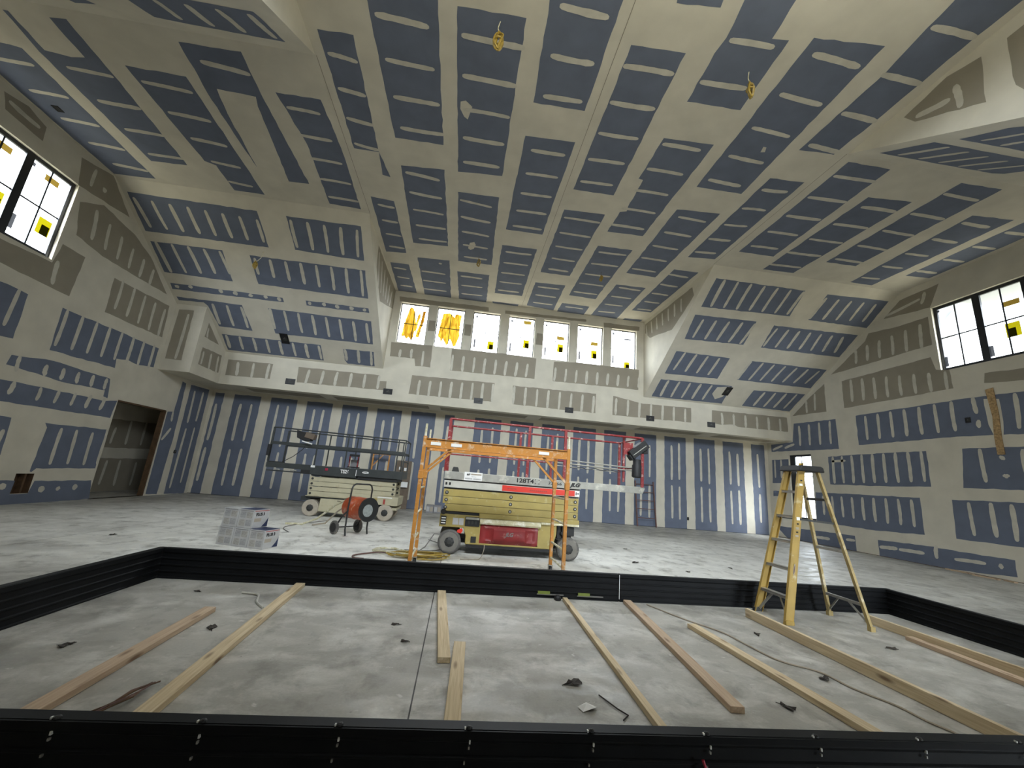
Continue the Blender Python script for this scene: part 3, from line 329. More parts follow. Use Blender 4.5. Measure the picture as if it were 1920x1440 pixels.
'R':[['G',[[9.94,6.87],[9.43,7.25],[8.43,7.29],[8.72,6.72]],[[9.82,6.94,8.94,7.06],[8.79,7.18,8.89,6.93]]],['G',[[11.5,5.3],[8.89,5.36],[8.82,4.99],[8.53,4.91],[8.51,4.42],[11.51,4.4]],[[11.19,5.25,11.21,4.59],[10.82,5.2,10.84,4.57],[10.46,5.14,10.47,4.54],[10.09,5.09,10.11,4.52],[9.73,5.03,9.74,4.5],[9.36,4.98,9.37,4.48],[9,4.92,9,4.46],[8.63,4.87,8.64,4.44]]],['G',[[11.86,5.61],[10.58,6.38],[10.44,6.6],[9.53,6.49],[8.8,6.49],[8.81,5.68],[9.84,5.66]],[[10.91,6.18,10.94,5.78],[10.53,6.21,10.57,5.77],[10.15,6.23,10.19,5.75],[9.78,6.26,9.81,5.73],[9.4,6.29,9.44,5.72],[9.02,6.32,9.06,5.7]]],['G',[[7.85,4.65],[6.99,4.58],[7.04,4.3],[7.89,4.42]],[]],['G',[[13.62,4.44],[12.87,4.95],[12.16,5.36],[12.17,4.39]],[[12.95,4.87,12.96,4.48],[12.57,5.06,12.61,4.52]]],['B',[[13.59,4.15],[11.86,4.09],[11.85,3.1],[14.06,3.16],[14.78,3.17],[14.78,3.46],[13.7,3.47]],[[13.36,4.01,13.37,3.34],[12.93,4.01,12.95,3.33],[12.51,4.02,12.53,3.32],[12.09,4.03,12.12,3.31],[14.68,3.25,14.22,3.37],[14.07,3.28,13.66,3.38]]],['B',[[11.16,4.1],[8.23,4.12],[7.24,4.08],[7.18,4.08],[7.33,3.15],[8.48,3.2],[11.17,3.18]],[[10.86,4.02,10.87,3.34],[10.48,4.03,10.5,3.34],[10.11,4.04,10.12,3.35],[9.74,4.04,9.75,3.35],[9.36,4.05,9.37,3.36],[8.99,4.06,8.99,3.36],[8.61,4.07,8.62,3.37],[8.16,4.1,8.14,3.74],[8.13,3.53,8.14,3.4],[7.4,4.04,7.44,3.3]]],['S',[[7.96,4.04],[7.68,3.99],[7.68,3.47],[7.73,3.15],[7.89,3.16],[7.96,3.42]],[]],['B',[[12.28,2.86],[11.38,2.89],[9.34,2.89],[9.35,1.97],[10.37,1.95],[12.3,1.97]],[[12.11,2.83,12.13,2.03],[11.78,2.84,11.8,2.04],[11.45,2.84,11.47,2.05],[11.12,2.85,11.14,2.06],[10.79,2.85,10.81,2.07],[10.46,2.85,10.48,2.08],[10.13,2.86,10.14,2.09],[9.8,2.86,9.81,2.11],[9.47,2.87,9.48,2.12],[12.13,2.71,11.69,2.72]]],['B',[[8.55,2.9],[7.37,2.88],[7.52,1.94],[8.66,1.96]],[[8.21,2.85,8.2,2.13],[7.85,2.67,7.81,2.63],[7.85,2.25,7.79,2.25],[7.46,2.79,7.47,2.28]]],['B',[[8.94,1.67],[7.56,1.68],[7.71,0.74],[8.98,0.75]],[[8.61,1.6,8.6,0.89],[8.19,1.61,8.19,0.92],[7.83,1.6,7.85,0.88]]],['B',[[10.93,0.43],[9.51,0.48],[9.4,0.46],[7.95,0.45],[7.96,0.1],[9.39,-0],[10.93,-0.02]],[[10.34,0.27,9.77,0.28],[9.06,0.26,8.5,0.28],[10.87,0.25,10.44,0.28],[9.45,0.49,9.47,0.23],[8.21,0.3,8.21,0.25]]],['B',[[14.82,1.67],[14.11,1.67],[14.2,1.5],[14.84,1.47]],[]],['B',[[12.9,1.69],[9.66,1.68],[9.67,0.74],[11.1,0.69],[12.95,0.73]],[[12.62,1.56,12.63,1],[12.28,1.56,12.29,0.99],[11.94,1.57,11.94,0.99],[11.59,1.57,11.6,0.98],[11.25,1.58,11.26,0.97],[10.91,1.58,10.92,0.96],[10.56,1.59,10.58,0.95],[10.22,1.59,10.23,0.95],[9.88,1.59,9.89,0.94]]],['B',[[14.79,2.85],[13.96,2.85],[14.05,1.97],[14.83,1.96]],[[14.64,2.82,14.66,2.19],[14.33,2.81,14.35,2.19]]],['B',[[14.82,0.39],[11.62,0.45],[11.62,0],[14.28,0.01]],[[13,0.22,12.54,0.23],[11.91,0.3,11.66,0.31]]]],
'H':[['G',[[12.87,2.06],[15.46,2.17],[15.62,1.33],[12.88,1.23]],[[13.34,1.81,13.3,1.39],[13.84,2.06,13.85,1.4],[14.45,2.11,14.45,1.42]]],['G',[[12.88,0.93],[15.32,0.99],[15.55,-0.23],[12.81,0.04]],[[13.38,0.85,13.34,0.22],[13.85,0.87,13.87,0.18],[14.49,0.83,14.49,0.17]]]],
}
# ------------------------------------------------------------------ the shell
def rough_loop(pts, amp=.010, step=.14):
    out = []
    n = len(pts)
    for i in range(n):
        a = Vector(pts[i]); b = Vector(pts[(i+1) % n]); d = b-a; L_ = d.length
        if L_ < 1e-4: continue
        k = max(1, int(L_/step)); nn = Vector((-d.y, d.x))/L_
        for j in range(k):
            q = a+d*(j/k)
            j_ = random.uniform(-amp, amp)*(.5 if j == 0 else 1)
            out.append(q+nn*j_)
    return out
def stroke(mb, pl, m, off, mt='mark'):
    a = Vector(m[:2]); b = Vector(m[2:4]); d = b-a; L_ = d.length
    if L_ < .05:                                   # round dab of compound
        r = random.uniform(.05, .07); pts = []
        for j in range(10):
            t = 2*math.pi*j/10; rr = r*random.uniform(.8, 1.15); pts.append((a.x+rr*math.cos(t), a.y+rr*math.sin(t)))
    else:
        d.normalize(); n = Vector((-d.y, d.x)); w = random.uniform(.038, .050)
        bend = random.uniform(-.012, .012); k = 7; L1 = []; L2 = []
        for j in range(k+1):
            t = j/k; c = a+d*L_*t+n*bend*math.sin(math.pi*t)
            ww = w*(.80 if j in (0, k) else random.uniform(.88, 1.10))
            L1.append(c+n*ww); L2.append(c-n*ww)
        pts = [a-d*w*.7-n*w*.4, a-d*w*.7+n*w*.4]+L1+[b+d*w*.7+n*w*.35, b+d*w*.7-n*w*.35]+L2[::-1]
    mb.poly([pos(pl, p[0], p[1], off) for p in pts], mt)
def patches(mb, pl, sel=None):
    for col, poly, marks in PATCH.get(pl, []):
        cx = sum(p[0] for p in poly)/len(poly); cy = sum(p[1] for p in poly)/len(poly)
        if sel and not sel(cx, cy): continue
        off = .0035 if col == 'S' else .0015
        mb.poly([pos(pl, p.x, p.y, off) for p in rough_loop(poly)], col)
        for m in marks: stroke(mb, pl, m, .0045)
def rect(u0, v0, u1, v1): return [(u0, v0), (u1, v0), (u1, v1), (u0, v1)]
def face(mb, pl, pts, mt='S'): mb.poly([pos(pl, u, v) for u, v in pts], mt)
def wall_cells(mb, pl, us, top, bot, holes, mt='S'):
    # vertical strips between breakpoints, cut by the rectangular openings
    us = sorted(set(us+[h[0] for h in holes]+[h[1] for h in holes]))
    for a, b in zip(us[:-1], us[1:]):
        if b-a < 1e-5: continue
        hs = sorted([h for h in holes if h[0] <= a+1e-6 and h[1] >= b-1e-6], key=lambda h: h[2])
        lo = (bot(a+1e-6), bot(b-1e-6))
        for h in hs:
            face(mb, pl, [(a, lo[0]), (b, lo[1]), (b, h[2]), (a, h[2])], mt); lo = (h[3], h[3])
        face(mb, pl, [(a, lo[0]), (b, lo[1]), (b, top(b-1e-6)), (a, top(a+1e-6))], mt)
def reveal(mb, pl, h, depth, mt='S'):
    u0, u1, v0, v1 = h; c = [(u0, v0), (u1, v0), (u1, v1), (u0, v1)]
    for i in range(4):
        p, q = c[i], c[(i+1) % 4]
        mb.poly([pos(pl, *p), pos(pl, *q), pos(pl, *q, -depth), pos(pl, *p, -depth)], mt)
# floor
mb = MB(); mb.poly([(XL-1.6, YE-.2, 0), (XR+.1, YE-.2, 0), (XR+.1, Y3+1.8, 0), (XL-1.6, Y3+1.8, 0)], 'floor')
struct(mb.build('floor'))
# flat ceiling with both dormer extensions
mb = MB()
face(mb, 'C', rect(XL, Y0, XR, Y1)); face(mb, 'C', rect(XA, Y1, XC, Y2)); face(mb, 'C', rect(XA, YN, XC, Y0))
patches(mb, 'C')
M['seam'] = mat('hairline_seam', (.20, .175, .13), .8)
for x, a, b in ((1.62, YN, Y2-.1), (XA+.02, Y0, Y1), (XC-.02, Y0, Y1)):
    mb.poly([pos('C', x-.004, a, .002), pos('C', x+.004, a, .002), pos('C', x+.004, b, .002), pos('C', x-.004, b, .002)], 'seam')
struct(mb.build('ceiling', recalc=False))
# sloped ceilings
VM = (Y2-Y1)*LN
for pl, nm in (('F', 'ceiling'), ('N', 'ceiling')):
    for side in (0, 1):
        mb = MB()
        if side == 0:
            if pl == 'F':
                face(mb, pl, [(XL, 0), (XA, 0), (XA, VM), (X1, VM), (X1, (YB-Y1)*LN), (XL, (YB-Y1)*LN)]) 
            else: face(mb, pl, rect(XL, 0, XA, VM))
        else: face(mb, pl, rect(XC, 0, XR, VM))
        patches(mb, pl, (lambda u, v: u < 0) if side == 0 else (lambda u, v: u > 0))
        struct(mb.build(nm, recalc=False))
# soffits
mb = MB()
face(mb, 'S', rect(X1, Y2, XR, Y3)); face(mb, 'S', rect(XL, YB, X1, Y3))
for a, b in ((-7.3, -4.9), (-4.5, -1.3), (-.9, 2.2), (2.7, 5.8), (6.4, 8.9), (9.5, 11.9)):
    mb.poly([pos('S', p.x, p.y, .0015) for p in rough_loop(rect(a, Y2+.33, b, Y3-.30))], 'G')
struct(mb.build('ceiling', recalc=False))
mb = MB(); face(mb, 'S', rect(XL, YE, XR, YN)); struct(mb.build('ceiling', recalc=False))
# clerestory walls
CW = [(-2.66+1.291*i, -2.66+1.291*i+.975, 5.60, 7.09) for i in range(7)]
mb = MB()
wall_cells(mb, 'V', [X1, XA, XC, XR], lambda u: H if XA < u < XC else HF, lambda u: HS, CW)
for h in CW: reveal(mb, 'V', h, .16)
patches(mb, 'V')
struct(mb.build('wall_clerestory', recalc=False))
def posN(p): return Vector((p.x, YN+(Y2-p.y), p.z))
mb = MB()
wall_cells(mb, 'V', [XL, XA, XC, XR], lambda u: H if XA < u < XC else HF, lambda u: HS, CW[1:6])  # unseen mirrored windows; end ones left out to lessen light on the cheeks
for h in CW[1:6]: reveal(mb, 'V', h, .16)
mb.v = [posN(v) for v in mb.v]
struct(mb.build('wall_clerestory_front', recalc=False))
# dormer cheeks
for pl, nm in (('A', 'wall_dormer_left'), ('D', 'wall_dormer_right')):
    mb = MB()
    face(mb, pl, [(Y1, H), (Y2, H), (Y2, HF)]); face(mb, pl, [(Y0, H), (YN, H), (YN, HF)])
    patches(mb, pl); struct(mb.build(nm, recalc=False))
# boxed-out corner at the left
mb = MB()
face(mb, 'U', rect(XL, HS, X1, zs(YB))); patches(mb, 'U')
face(mb, 'T', [(YB, HS), (Y2, HS), (Y2, HF), (YB, zs(YB))]); patches(mb, 'T')
struct(mb.build('wall_box', recalc=False))
# back wall with its upright boards
mb = MB(); face(mb, 'K', rect(XL, 0, XR, HS))
J0 = -6.9995; W = 1.2192
js = [(J0+W*i, .17) for i in range(-1, 16)]
js[7] = (J0+W*6-.32, .38)                           # the wide filled strip behind the red-railed lift
edges = [XL+.10]
for x, w in js: edges += [x-w, x+w]
edges.append(XR-.14)
for i in range(0, len(edges), 2):
    a, b = edges[i], edges[i+1]
    if b-a < .12: continue
    mb.poly([pos('K', p.x, p.y, .0015) for p in rough_loop(rect(a, .0, b, HS-.10+random.uniform(-.02, .02)), .009)], 'B')
    n = 2 if b-a > .7 else 1
    for k in range(n):
        x = a+(b-a)*((k+1)/(n+1))+(.02 if k else -.02)+random.uniform(-.015, .015)
        stroke(mb, 'K', (x, 1.80+random.uniform(-.06, .06), x+random.uniform(-.01, .01), 3.06+random.uniform(-.1, .1)), .0045)
        stroke(mb, 'K', (x+random.uniform(-.015, .015), .38+random.uniform(-.06, .1), x, 1.52+random.uniform(-.06, .05)), .0045)
struct(mb.build('wall_back', recalc=False))
# gable walls
GW = [(7.80-.91*k, 8.71-.91*k, 4.92, 6.70) for k in range(3)]
DOOR = (11.32, 13.09, 0.0, 2.45)
HOLE = (9.50, 9.86, .205, .60)
LOWW = (12.96, 13.96, .74, 3.0)
def topL(y):
    if y > YB: return HS
    if y < YN: return HS
    return zs(y)
def topR(y):
    if y > Y2: return HS
    if y < YN: return HS
    return zs(y)
GH = [(GW[2][0], GW[0][1], 4.92, 6.70)]
mb = MB(); wall_cells(mb, 'L', [YE, YN, Y0, Y1, YB, Y3], topL, lambda u: 0., GH+[DOOR, HOLE])
reveal(mb, 'L', GH[0], .13); reveal(mb, 'L', DOOR, .13); patches(mb, 'L')
struct(mb.build('wall_left', recalc=False))
mb = MB(); wall_cells(mb, 'R', [YE, YN, Y0, Y1, Y2, Y3], topR, lambda u: 0., GH+[LOWW])
reveal(mb, 'R', GH[0], .13); reveal(mb, 'R', LOWW, .13); patches(mb, 'R')
struct(mb.build('wall_right', recalc=False))
# front wall behind the camera, with a made-up glazed opening added for foreground light
ADDED_WIN = [(5.6, 7.2, .1, 2.3)]
mb = MB(); wall_cells(mb, 'V', [XL, XR], lambda u: HS, lambda u: 0., ADDED_WIN)
mb.v = [Vector((v.x, YE, v.z)) for v in mb.v]
struct(mb.build('wall_front', recalc=False))
# hallway beyond the doorway
mb = MB()
mb.poly([(XH, 10.6, 0), (XH, 16.7, 0), (XH, 16.7, 2.7), (XH, 10.6, 2.7)], 'S')
mb.poly([(XH, 10.6, 0), (XL-.13, 10.6, 0), (XL-.13, 10.6, 2.7), (XH, 10.6, 2.7)], 'S')
mb.poly([(XH, 16.7, 0), (XL-.13, 16.7, 0), (XL-.13, 16.7, 2.7), (XH, 16.7, 2.7)], 'S')
mb.poly([(XH, 10.6, 2.7), (XL-.13, 10.6, 2.7), (XL-.13, 16.7, 2.7), (XH, 16.7, 2.7)], 'S')
for a, b in ((10.6, 11.32), (13.09, 16.7)): mb.poly([(XL-.13, a, 0), (XL-.13, b, 0), (XL-.13, b, 2.7), (XL-.13, a, 2.7)], 'G')
mb.poly([(XL-.13, 11.32, 2.45), (XL-.13, 13.09, 2.45), (XL-.13, 13.09, 2.7), (XL-.13, 11.32, 2.7)], 'G')
patches(mb, 'H')
struct(mb.build('wall_hallway', recalc=False))
mb = MB(); mb.box((XL-.14, 13.05, 0), (XL-.002, 13.088, 2.44), 'jamb')
mb.box((XL-.14, 11.322, 2.41), (XL-.002, 13.05, 2.448), 'jamb')
struct(mb.build('trim_1'))
# rough hole low in the left wall: a short boxed recess
mb = MB(); u0, u1, v0, v1 = HOLE
for q in (((u0, v0), (u1, v0)), ((u1, v0), (u1, v1)), ((u1, v1), (u0, v1)), ((u0, v1), (u0, v0))):
    (a, b), (c, d) = q
    mb.poly([(XL, a, b), (XL, c, d), (XL-.16, c, d), (XL-.16, a, b)], 'jamb')
mb.poly([(XL-.16, u0, v0), (XL-.16, u1, v0), (XL-.16, u1, v1), (XL-.16, u0, v1)], 'jamb')
mb.box((XL-.13, u1-.15, v0), (XL-.03, u1-.11, v1), 'jamb')
struct(mb.build('trim_2', recalc=False))
# thin dark strips drawn as the gap at the foot of the right and back walls
mb = MB(); mb.box((XL+.002, Y3-.006, 0), (XR-.002, Y3-.002, .012), 'black_box')
struct(mb.build('floor_gap_back'))
mb = MB(); mb.box((XR-.006, 2., 0), (XR-.002, Y3-.01, .012), 'jamb')
struct(mb.build('floor_gap_right'))
# outside eave seen through the right gable window
mb = MB()
mb.prism([(3.4, 6.72), (8.25, 6.72), (9.6, 5.55), (9.6, 5.75), (8.3, 6.95), (3.4, 6.95)], XR+.30, XR+.95, 'x', 'white_frame')
struct(mb.build('trim_3'))
# ------------------------------------------------------------------ windows
WN = [0]
def window(pl, h, frame='black_frame', fw=.045, depth=.09, mun=.02, mirror=False, rows=(.5,), cols=(.5,), stickers=(), foam=None, portal=True, heavy=None):
    WN[0] += 1
    u0, u1, v0, v1 = h
    f = posN if mirror else (lambda p: p)
    def P(u, v, o): return f(pos(pl, u, v, o))
    rt = bpy.data.objects.new('window_%d' % WN[0], None); COL.objects.link(rt); rt['kind'] = 'structure'
    def slab(mb, a, b, c, d, o0, o1, mt):
        vs = [P(u, v, o) for o in (o0, o1) for u, v in ((a, c), (b, c), (b, d), (a, d))]
        mb.add(vs, [(0,1,2,3),(7,6,5,4),(0,4,5,1),(1,5,6,2),(2,6,7,3),(3,7,4,0)], mt)
    mb = MB(); o0, o1 = -depth-.05, -depth
    slab(mb, u0, u1, v0, v0+fw, o0, o1, frame); slab(mb, u0, u1, v1-fw, v1, o0, o1, frame)
    slab(mb, u0, u0+fw, v0+fw, v1-fw, o0, o1, frame); slab(mb, u1-fw, u1, v0+fw, v1-fw, o0, o1, frame)
    if heavy: slab(mb, u1-heavy, u1-fw, v0+fw, v1-fw, o0, o1, frame)
    mb.build('window_frame', rt)
    mb = MB(); oc = -depth-.02
    for r in rows: v = v0+(v1-v0)*r; slab(mb, u0+fw, u1-fw, v-mun/2, v+mun/2, oc-.012, oc, frame)
    for c in cols: u = u0+(u1-u0)*c; slab(mb, u-mun/2, u+mun/2, v0+fw, v1-fw, oc-.012, oc, frame)
    mb.build('muntin', rt)
    mb = MB(); mb.poly([P(u0+fw, v0+fw, oc-.02), P(u1-fw, v0+fw, oc-.02), P(u1-fw, v1-fw, oc-.02), P(u0+fw, v1-fw, oc-.02)], 'glass')
    mb.build('pane', rt, recalc=False)
    for (mt, cu, cv, w, hh) in stickers:
        mb = MB(); uu = u0+(u1-u0)*cu; vv = v0+(v1-v0)*cv
        mb.poly([P(uu-w/2, vv-hh/2, oc-.008), P(uu+w/2, vv-hh/2, oc-.008), P(uu+w/2, vv+hh/2, oc-.008), P(uu-w/2, vv+hh/2, oc-.008)], mt)
        if mt == 'lab_yellow':
            mb.poly([P(uu-w*.18, vv-hh/2, oc-.006), P(uu+w*.42, vv-hh/2, oc-.006), P(uu+w*.42, vv+hh*.12, oc-.006), P(uu-w*.18, vv+hh*.12, oc-.006)], 'lab_grey')
        mb.build('label', rt, recalc=False)
    if foam:
        mb = MB()
        for shp in foam:
            mb.poly([P(u0+(u1-u0)*p.x, v0+(v1-v0)*p.y, oc-.01) for p in rough_loop(shp, .012, .05)], 'foam')
        mb.build('smeared_film', rt, recalc=False)
    if portal:
        c = P((u0+u1)/2, (v0+v1)/2, -depth-.12); n = (P(u0, v0, 1)-P(u0, v0, 0)).normalized()
        L_ = bpy.data.lights.new('daylight', 'AREA'); L_.shape = 'RECTANGLE'; L_.size = u1-u0; L_.size_y = v1-v0; L_.cycles.is_portal = True
        lo = bpy.data.objects.new('daylight', L_); COL.objects.link(lo); lo.location = c
        lo.rotation_euler = n.to_track_quat('-Z', 'Y').to_euler()
        lo['kind'] = 'structure'
    return rt
gs = ('lab_grey', .13, .90, .085, .085); gl = ('lab_grey', .13, .22, .065, .32)
FO1 = [[(.14,.16),(.25,.19),(.34,.12),(.40,.17),(.50,.08),(.56,.20),(.60,.42),(.57,.62),(.52,.78),(.45,.90),(.36,.93),(.30,.90),(.27,.80),(.20,.60),(.16,.40)],
       [(.62,.20),(.76,.20),(.80,.40),(.87,.60),(.90,.88),(.79,.86),(.76,.62),(.68,.40)], [(.585,.26),(.63,.30),(.66,.50),(.73,.74),(.70,.84),(.62,.74),(.585,.5)]]
FO2 = [[(.10,.28),(.18,.24),(.24,.12),(.30,.24),(.42,.08),(.48,.10),(.54,.24),(.58,.22),(.70,.06),(.78,.10),(.84,.26),(.88,.34),(.86,.60),(.88,.88),(.68,.90),(.62,.80),(.50,.88),(.44,.90),(.20,.86),(.14,.60)]]
cw_st = [[], [], [gs, gl, ('lab_yellow', .72, .20, .22, .30)], [gs, gl, ('lab_orange', .72, .90, .28, .14), ('lab_yellow', .72, .34, .22, .31)],
         [gs, gl, ('lab_orange', .70, .60, .27, .14), ('lab_yellow', .70, .34, .22, .31)], [gs, gl, ('lab_orange', .70, .56, .27, .14), ('lab_yellow', .70, .28, .22, .31)],
         [gs, gl, ('lab_grey', .70, .78, .27, .07), ('lab_yellow', .68, .10, .22, .25)]]
for i, h in enumerate(CW):
    window('V', h, 'black_frame', .028, .12, .022, stickers=cw_st[i], foam=(FO1 if i == 0 else FO2 if i == 1 else None))
for h in CW[1:6]: window('V', h, 'black_frame', .03, .12, .012, mirror=True)
for pl in 'LR':
    for k, h in enumerate(GW):
        if pl == 'R':       # on this wall u runs away from the camera
            st = [('lab_grey', .90, .14, .07, .26)] if k == 0 else [('lab_grey', .88, .14, .07, .26), ('lab_orange', .33, .72, .28, .13), ('lab_yellow', .40, .36, .26, .34)]
            if k == 0: st.append(('lab_grey', .90, .93, .07, .07))
        else: st = [('lab_grey', .12, .90, .07, .08), ('lab_orange', .55, .86, .28, .13), ('lab_yellow', .72, .32, .26, .34), ('lab_grey', .14, .20, .08, .30)]
        window(pl, h, 'black_frame', .075, .07, .030, stickers=st)
window('R', LOWW, 'black_frame', .07, .06, .03, rows=(.33, .66), stickers=[('lab_orange', .55, .84, .22, .14)], heavy=.24)
# added unseen glazing behind the camera, lighting the foreground
for h in ADDED_WIN:
    WN[0] += 1
    rt = bpy.data.objects.new('window_%d' % WN[0], None); COL.objects.link(rt); rt['kind'] = 'structure'
    a, b, c, d = h; mb = MB(); y = YE-.04
    for q in ((a, a+.06, c, d), (b-.06, b, c, d), (a, b, c, c+.06), (a, b, d-.06, d), ((a+b)/2-.03, (a+b)/2+.03, c, d)):
        mb.box((q[0], y-.03, q[2]), (q[1], y+.03, q[3]), 'black_frame')
    mb.build('window_frame', rt)
    mb = MB(); mb.poly([(a, y, c), (b, y, c), (b, y, d), (a, y, d)], 'glass'); mb.build('pane', rt)
    L_ = bpy.data.lights.new('daylight', 'AREA'); L_.shape = 'RECTANGLE'; L_.size = b-a; L_.size_y = d-c; L_.cycles.is_portal = True
    lo = bpy.data.objects.new('daylight', L_); COL.objects.link(lo); lo.location = ((a+b)/2, YE-.1, (c+d)/2)
    lo.rotation_euler = Vector((0, 1, 0)).to_track_quat('-Z', 'Y').to_euler(); lo['kind'] = 'structure'
# ------------------------------------------------------------------ things
ORG = [Vector((0, 0, 0))]
_b = MB.build
def _build(s, name, parent=None, **k):
    if not k.pop('raw', False):
        s.v = [v-ORG[0] for v in s.v]
    return _b(s, name, parent, **k)
MB.build = _build
def thing(name, loc, label, cat, group=None):
    ORG[0] = Vector(loc); return root(name, loc, label, cat, group)
def solo(mb, name, loc, label, cat, group=None, **k):
    ORG[0] = Vector(loc); o = mb.build(name, None, **k); o.location = loc; return tag(o, label, cat, group)
def wheel(name, c, r, w, parent, tyre, side, hub, n=32, near=-1):
    cx, cy, cz = c
    mb = MB(); mb.lathe((cx, cy-w/2, cz), (0, 1, 0), [(0, r*.72), (0, r*.90), (w*.12, r), (w*.88, r), (w, r*.90), (w, r*.72)], tyre, n)
    t = mb.build(name, parent, smooth=True)
    e = cy-w/2-.004 if near < 0 else cy+w/2-.012
    mb = MB(); mb.lathe((cx, cy-w/2-.002, cz), (0, 1, 0), [(0, r*.05), (0, r*.80), (w+.004, r*.80), (w+.004, .02)], side, n)
    ORG0 = ORG[0]
    h = mb.build('wheel_rim', t, smooth=True)
    mb = MB(); f = cy-w/2-.004
    mb.lathe((cx, f-.016, cz), (0, 1, 0), [(0, r*.18), (.006, r*.30), (.014, r*.42), (.03, r*.45)], hub, 8)
    for k in range(6):
        a = k*math.pi/3; mb.lathe((cx+math.cos(a)*r*.34, f-.018, cz+math.sin(a)*r*.34), (0, 1, 0), [(0, r*.05), (.012, r*.05)], 'step' if hub != 'hub_dark' else 'black', 6)
    mb.build('hub', t)
    return t
# ---- yellow-and-red scissor lift in the middle
L1 = thing('scissor_lift', (.96, 7.79, 0), 'tan yellow scissor lift with red guardrails, extended deck and dark wheels', 'lift')
FY, BY = 7.24, 8.34
for (x, y) in ((-.04, 7.27), (1.99, 7.27), (-.04, 8.28), (1.99, 8.28)):
    wheel('wheel', (x, y, .192), .192, .15, L1, 'tyre', 'tyre_side', 'hub_dark')
mb = MB()
mb.prism([(-.24, .63), (-.24, .42), (.17, .42), (.22, .30), (.22, .165), (1.73, .165), (1.75, .30), (1.78, .42), (1.78, .60), (1.50, .60), (1.48, .63)], FY, BY, 'y', 'tan')
ch = mb.build('chassis', L1, bevel=.012)
mb = MB(); mb.box((.24, FY+.01, .12), (1.70, BY-.01, .165), 'black'); mb.box((-.1, 7.5, .15), (2.05, 8.1, .22), 'black'); mb.build('underframe', L1)
for x in (-.04, 1.99):
    mb = MB(); mb.tube([(x, 7.36, .19), (x, 8.19, .19)], .035, 'black', 8); mb.build('axle', L1)
mb = MB(); mb.box((1.80, 7.30, .34), (2.06, 8.28, .57), 'black'); mb.box((1.88, 7.26, .40), (2.10, 7.34, .55), 'black'); mb.tube([(1.86, 7.27, .45), (2.02, 7.27, .30)], .025, 'black'); mb.build('steering_block', L1, bevel=.01)
mb = MB(); mb.box((.42, FY-.02, .60), (2.17, BY+.02, .675), 'tan'); mb.box((1.5, FY-.035, .565), (2.17, FY+.03, .60), 'tan_light'); mb.build('base_frame', L1, bevel=.006)
mb = MB(); mb.prism([(FY-.045, .505), (FY-.06, .53), (FY-.04, .585), (FY+.02, .60), (FY+.02, .505)], .44, 1.49, 'x', 'tan_light'); mb.build('dusty_ledge', L1)
# moulded battery cover with two hand pockets
mb = MB(); gx, gz = 26, 12; vs = []; fs = []
for j in range(gz+1):
    for i in range(gx+1):
        u, v = i/gx, j/gz; x = .455+1.0*u; z = .195+.305*v
        d = .062*min(1, 6*min(u, 1-u))*min(1, 4*min(v, 1-v))
        for c in (.13, .87):
            if abs(u-c) < .085 and abs(v-.5) < .26: d -= .034
        d += .010*max(0, 1-abs(v-.45)*5)*(1 if .28 < u < .72 else 0)
        vs.append((x, FY-max(d, .006 if 0 < i < gx and 0 < j < gz else 0), z))
for j in range(gz):
    for i in range(gx): a = j*(gx+1)+i; fs.append((a, a+1, a+gx+2, a+gx+1))
mb.add(vs, fs, 'red_cover'); cov = mb.build('battery_cover', L1, smooth=True)
ORG[0] = Vector((0, 0, 0))
def lettering(body, size, mt, parent, x, y, z, o, **k): return text_obj('lettering', body, size, mt, parent, (x-o[0], y-o[1], z-o[2]), **k)
o1 = (.96, 7.79, 0)
lettering('JLG', .085, 'greycable', cov, .95, 7.166, .365, o1, bold=.003, shear=.25)
ORG[0] = Vector(o1)
mb = MB(); mb.box((.19, FY-.012, .455), (.435, FY+.01, .605), 'black'); mb.box((.20, FY-.03, .565), (.43, FY-.006, .60), 'alu')
for x in (.24, .30, .36): mb.box((x, FY-.02, .49), (x+.03, FY-.01, .54), 'hub_dark')
mb.build('control_hatch', L1)
mb = MB(); mb.box((.31, FY-.006, .195), (.40, FY+.004, .295), 'black'); mb.build('square_socket', L1)
for a_, b_ in ((-.02, .075), (.085, .165)): mb = MB(); mb.box((a_, FY-.004, .465), (b_, FY+.002, .575), 'carton'); mb.build('label', L1)
mb = MB(); mb.poly([(.07, FY-.003, .345), (.14, FY-.003, .33), (.165, FY-.003, .375), (.15, FY-.003, .415), (.11, FY-.003, .40), (.075, FY-.003, .385)], 'red_decal'); mb.build('reflector', L1)
mb = MB(); mb.box((-.22, FY-.008, .455), (-.13, FY+.002, .595), 'black')
for z in (.475, .515, .555): mb.box((-.21, FY-.012, z), (-.14, FY-.006, z+.016), 'sticker')
mb.build('warning_plate', L1)
mb = MB(); mb.lathe((-.19, FY-.05, .665), (0, 1, 0), [(0, .03), (.02, .045), (.06, .045)], 'black', 14); mb.build('knob', L1, smooth=True)
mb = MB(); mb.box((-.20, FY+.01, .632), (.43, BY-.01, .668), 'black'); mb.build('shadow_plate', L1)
for s, (ya, yb) in enumerate(((7.245, 7.31), (8.27, 8.335))):
    for k in range(3):
        z0 = .678+.122*k; mb = MB()
        mb.box((-.225 if k else -.18, ya, z0), (2.15, yb, z0+.116), 'tan' if k != 1 else 'tan')
        for x in (-.17, .94, 2.09):
            yy = ya-.012 if s == 0 else yb
            mb.lathe((x, yy, z0+.058), (0, 1, 0), [(0, .016), (.002, .030), (.012, .030)], 'hub_dark', 12)
            mb.lathe((x, yy-.006, z0+.058), (0, 1, 0), [(0, .012), (.008, .018)], 'step', 8)
        mb.build('scissor_arm', L1, bevel=.006)
for x in (-.16, .94, 2.08):
    for z in (.74, .86, .98): mb = MB(); mb.tube([(x, 7.31, z), (x, 8.27, z)], .022, 'tan'); mb.build('cross_tube', L1)
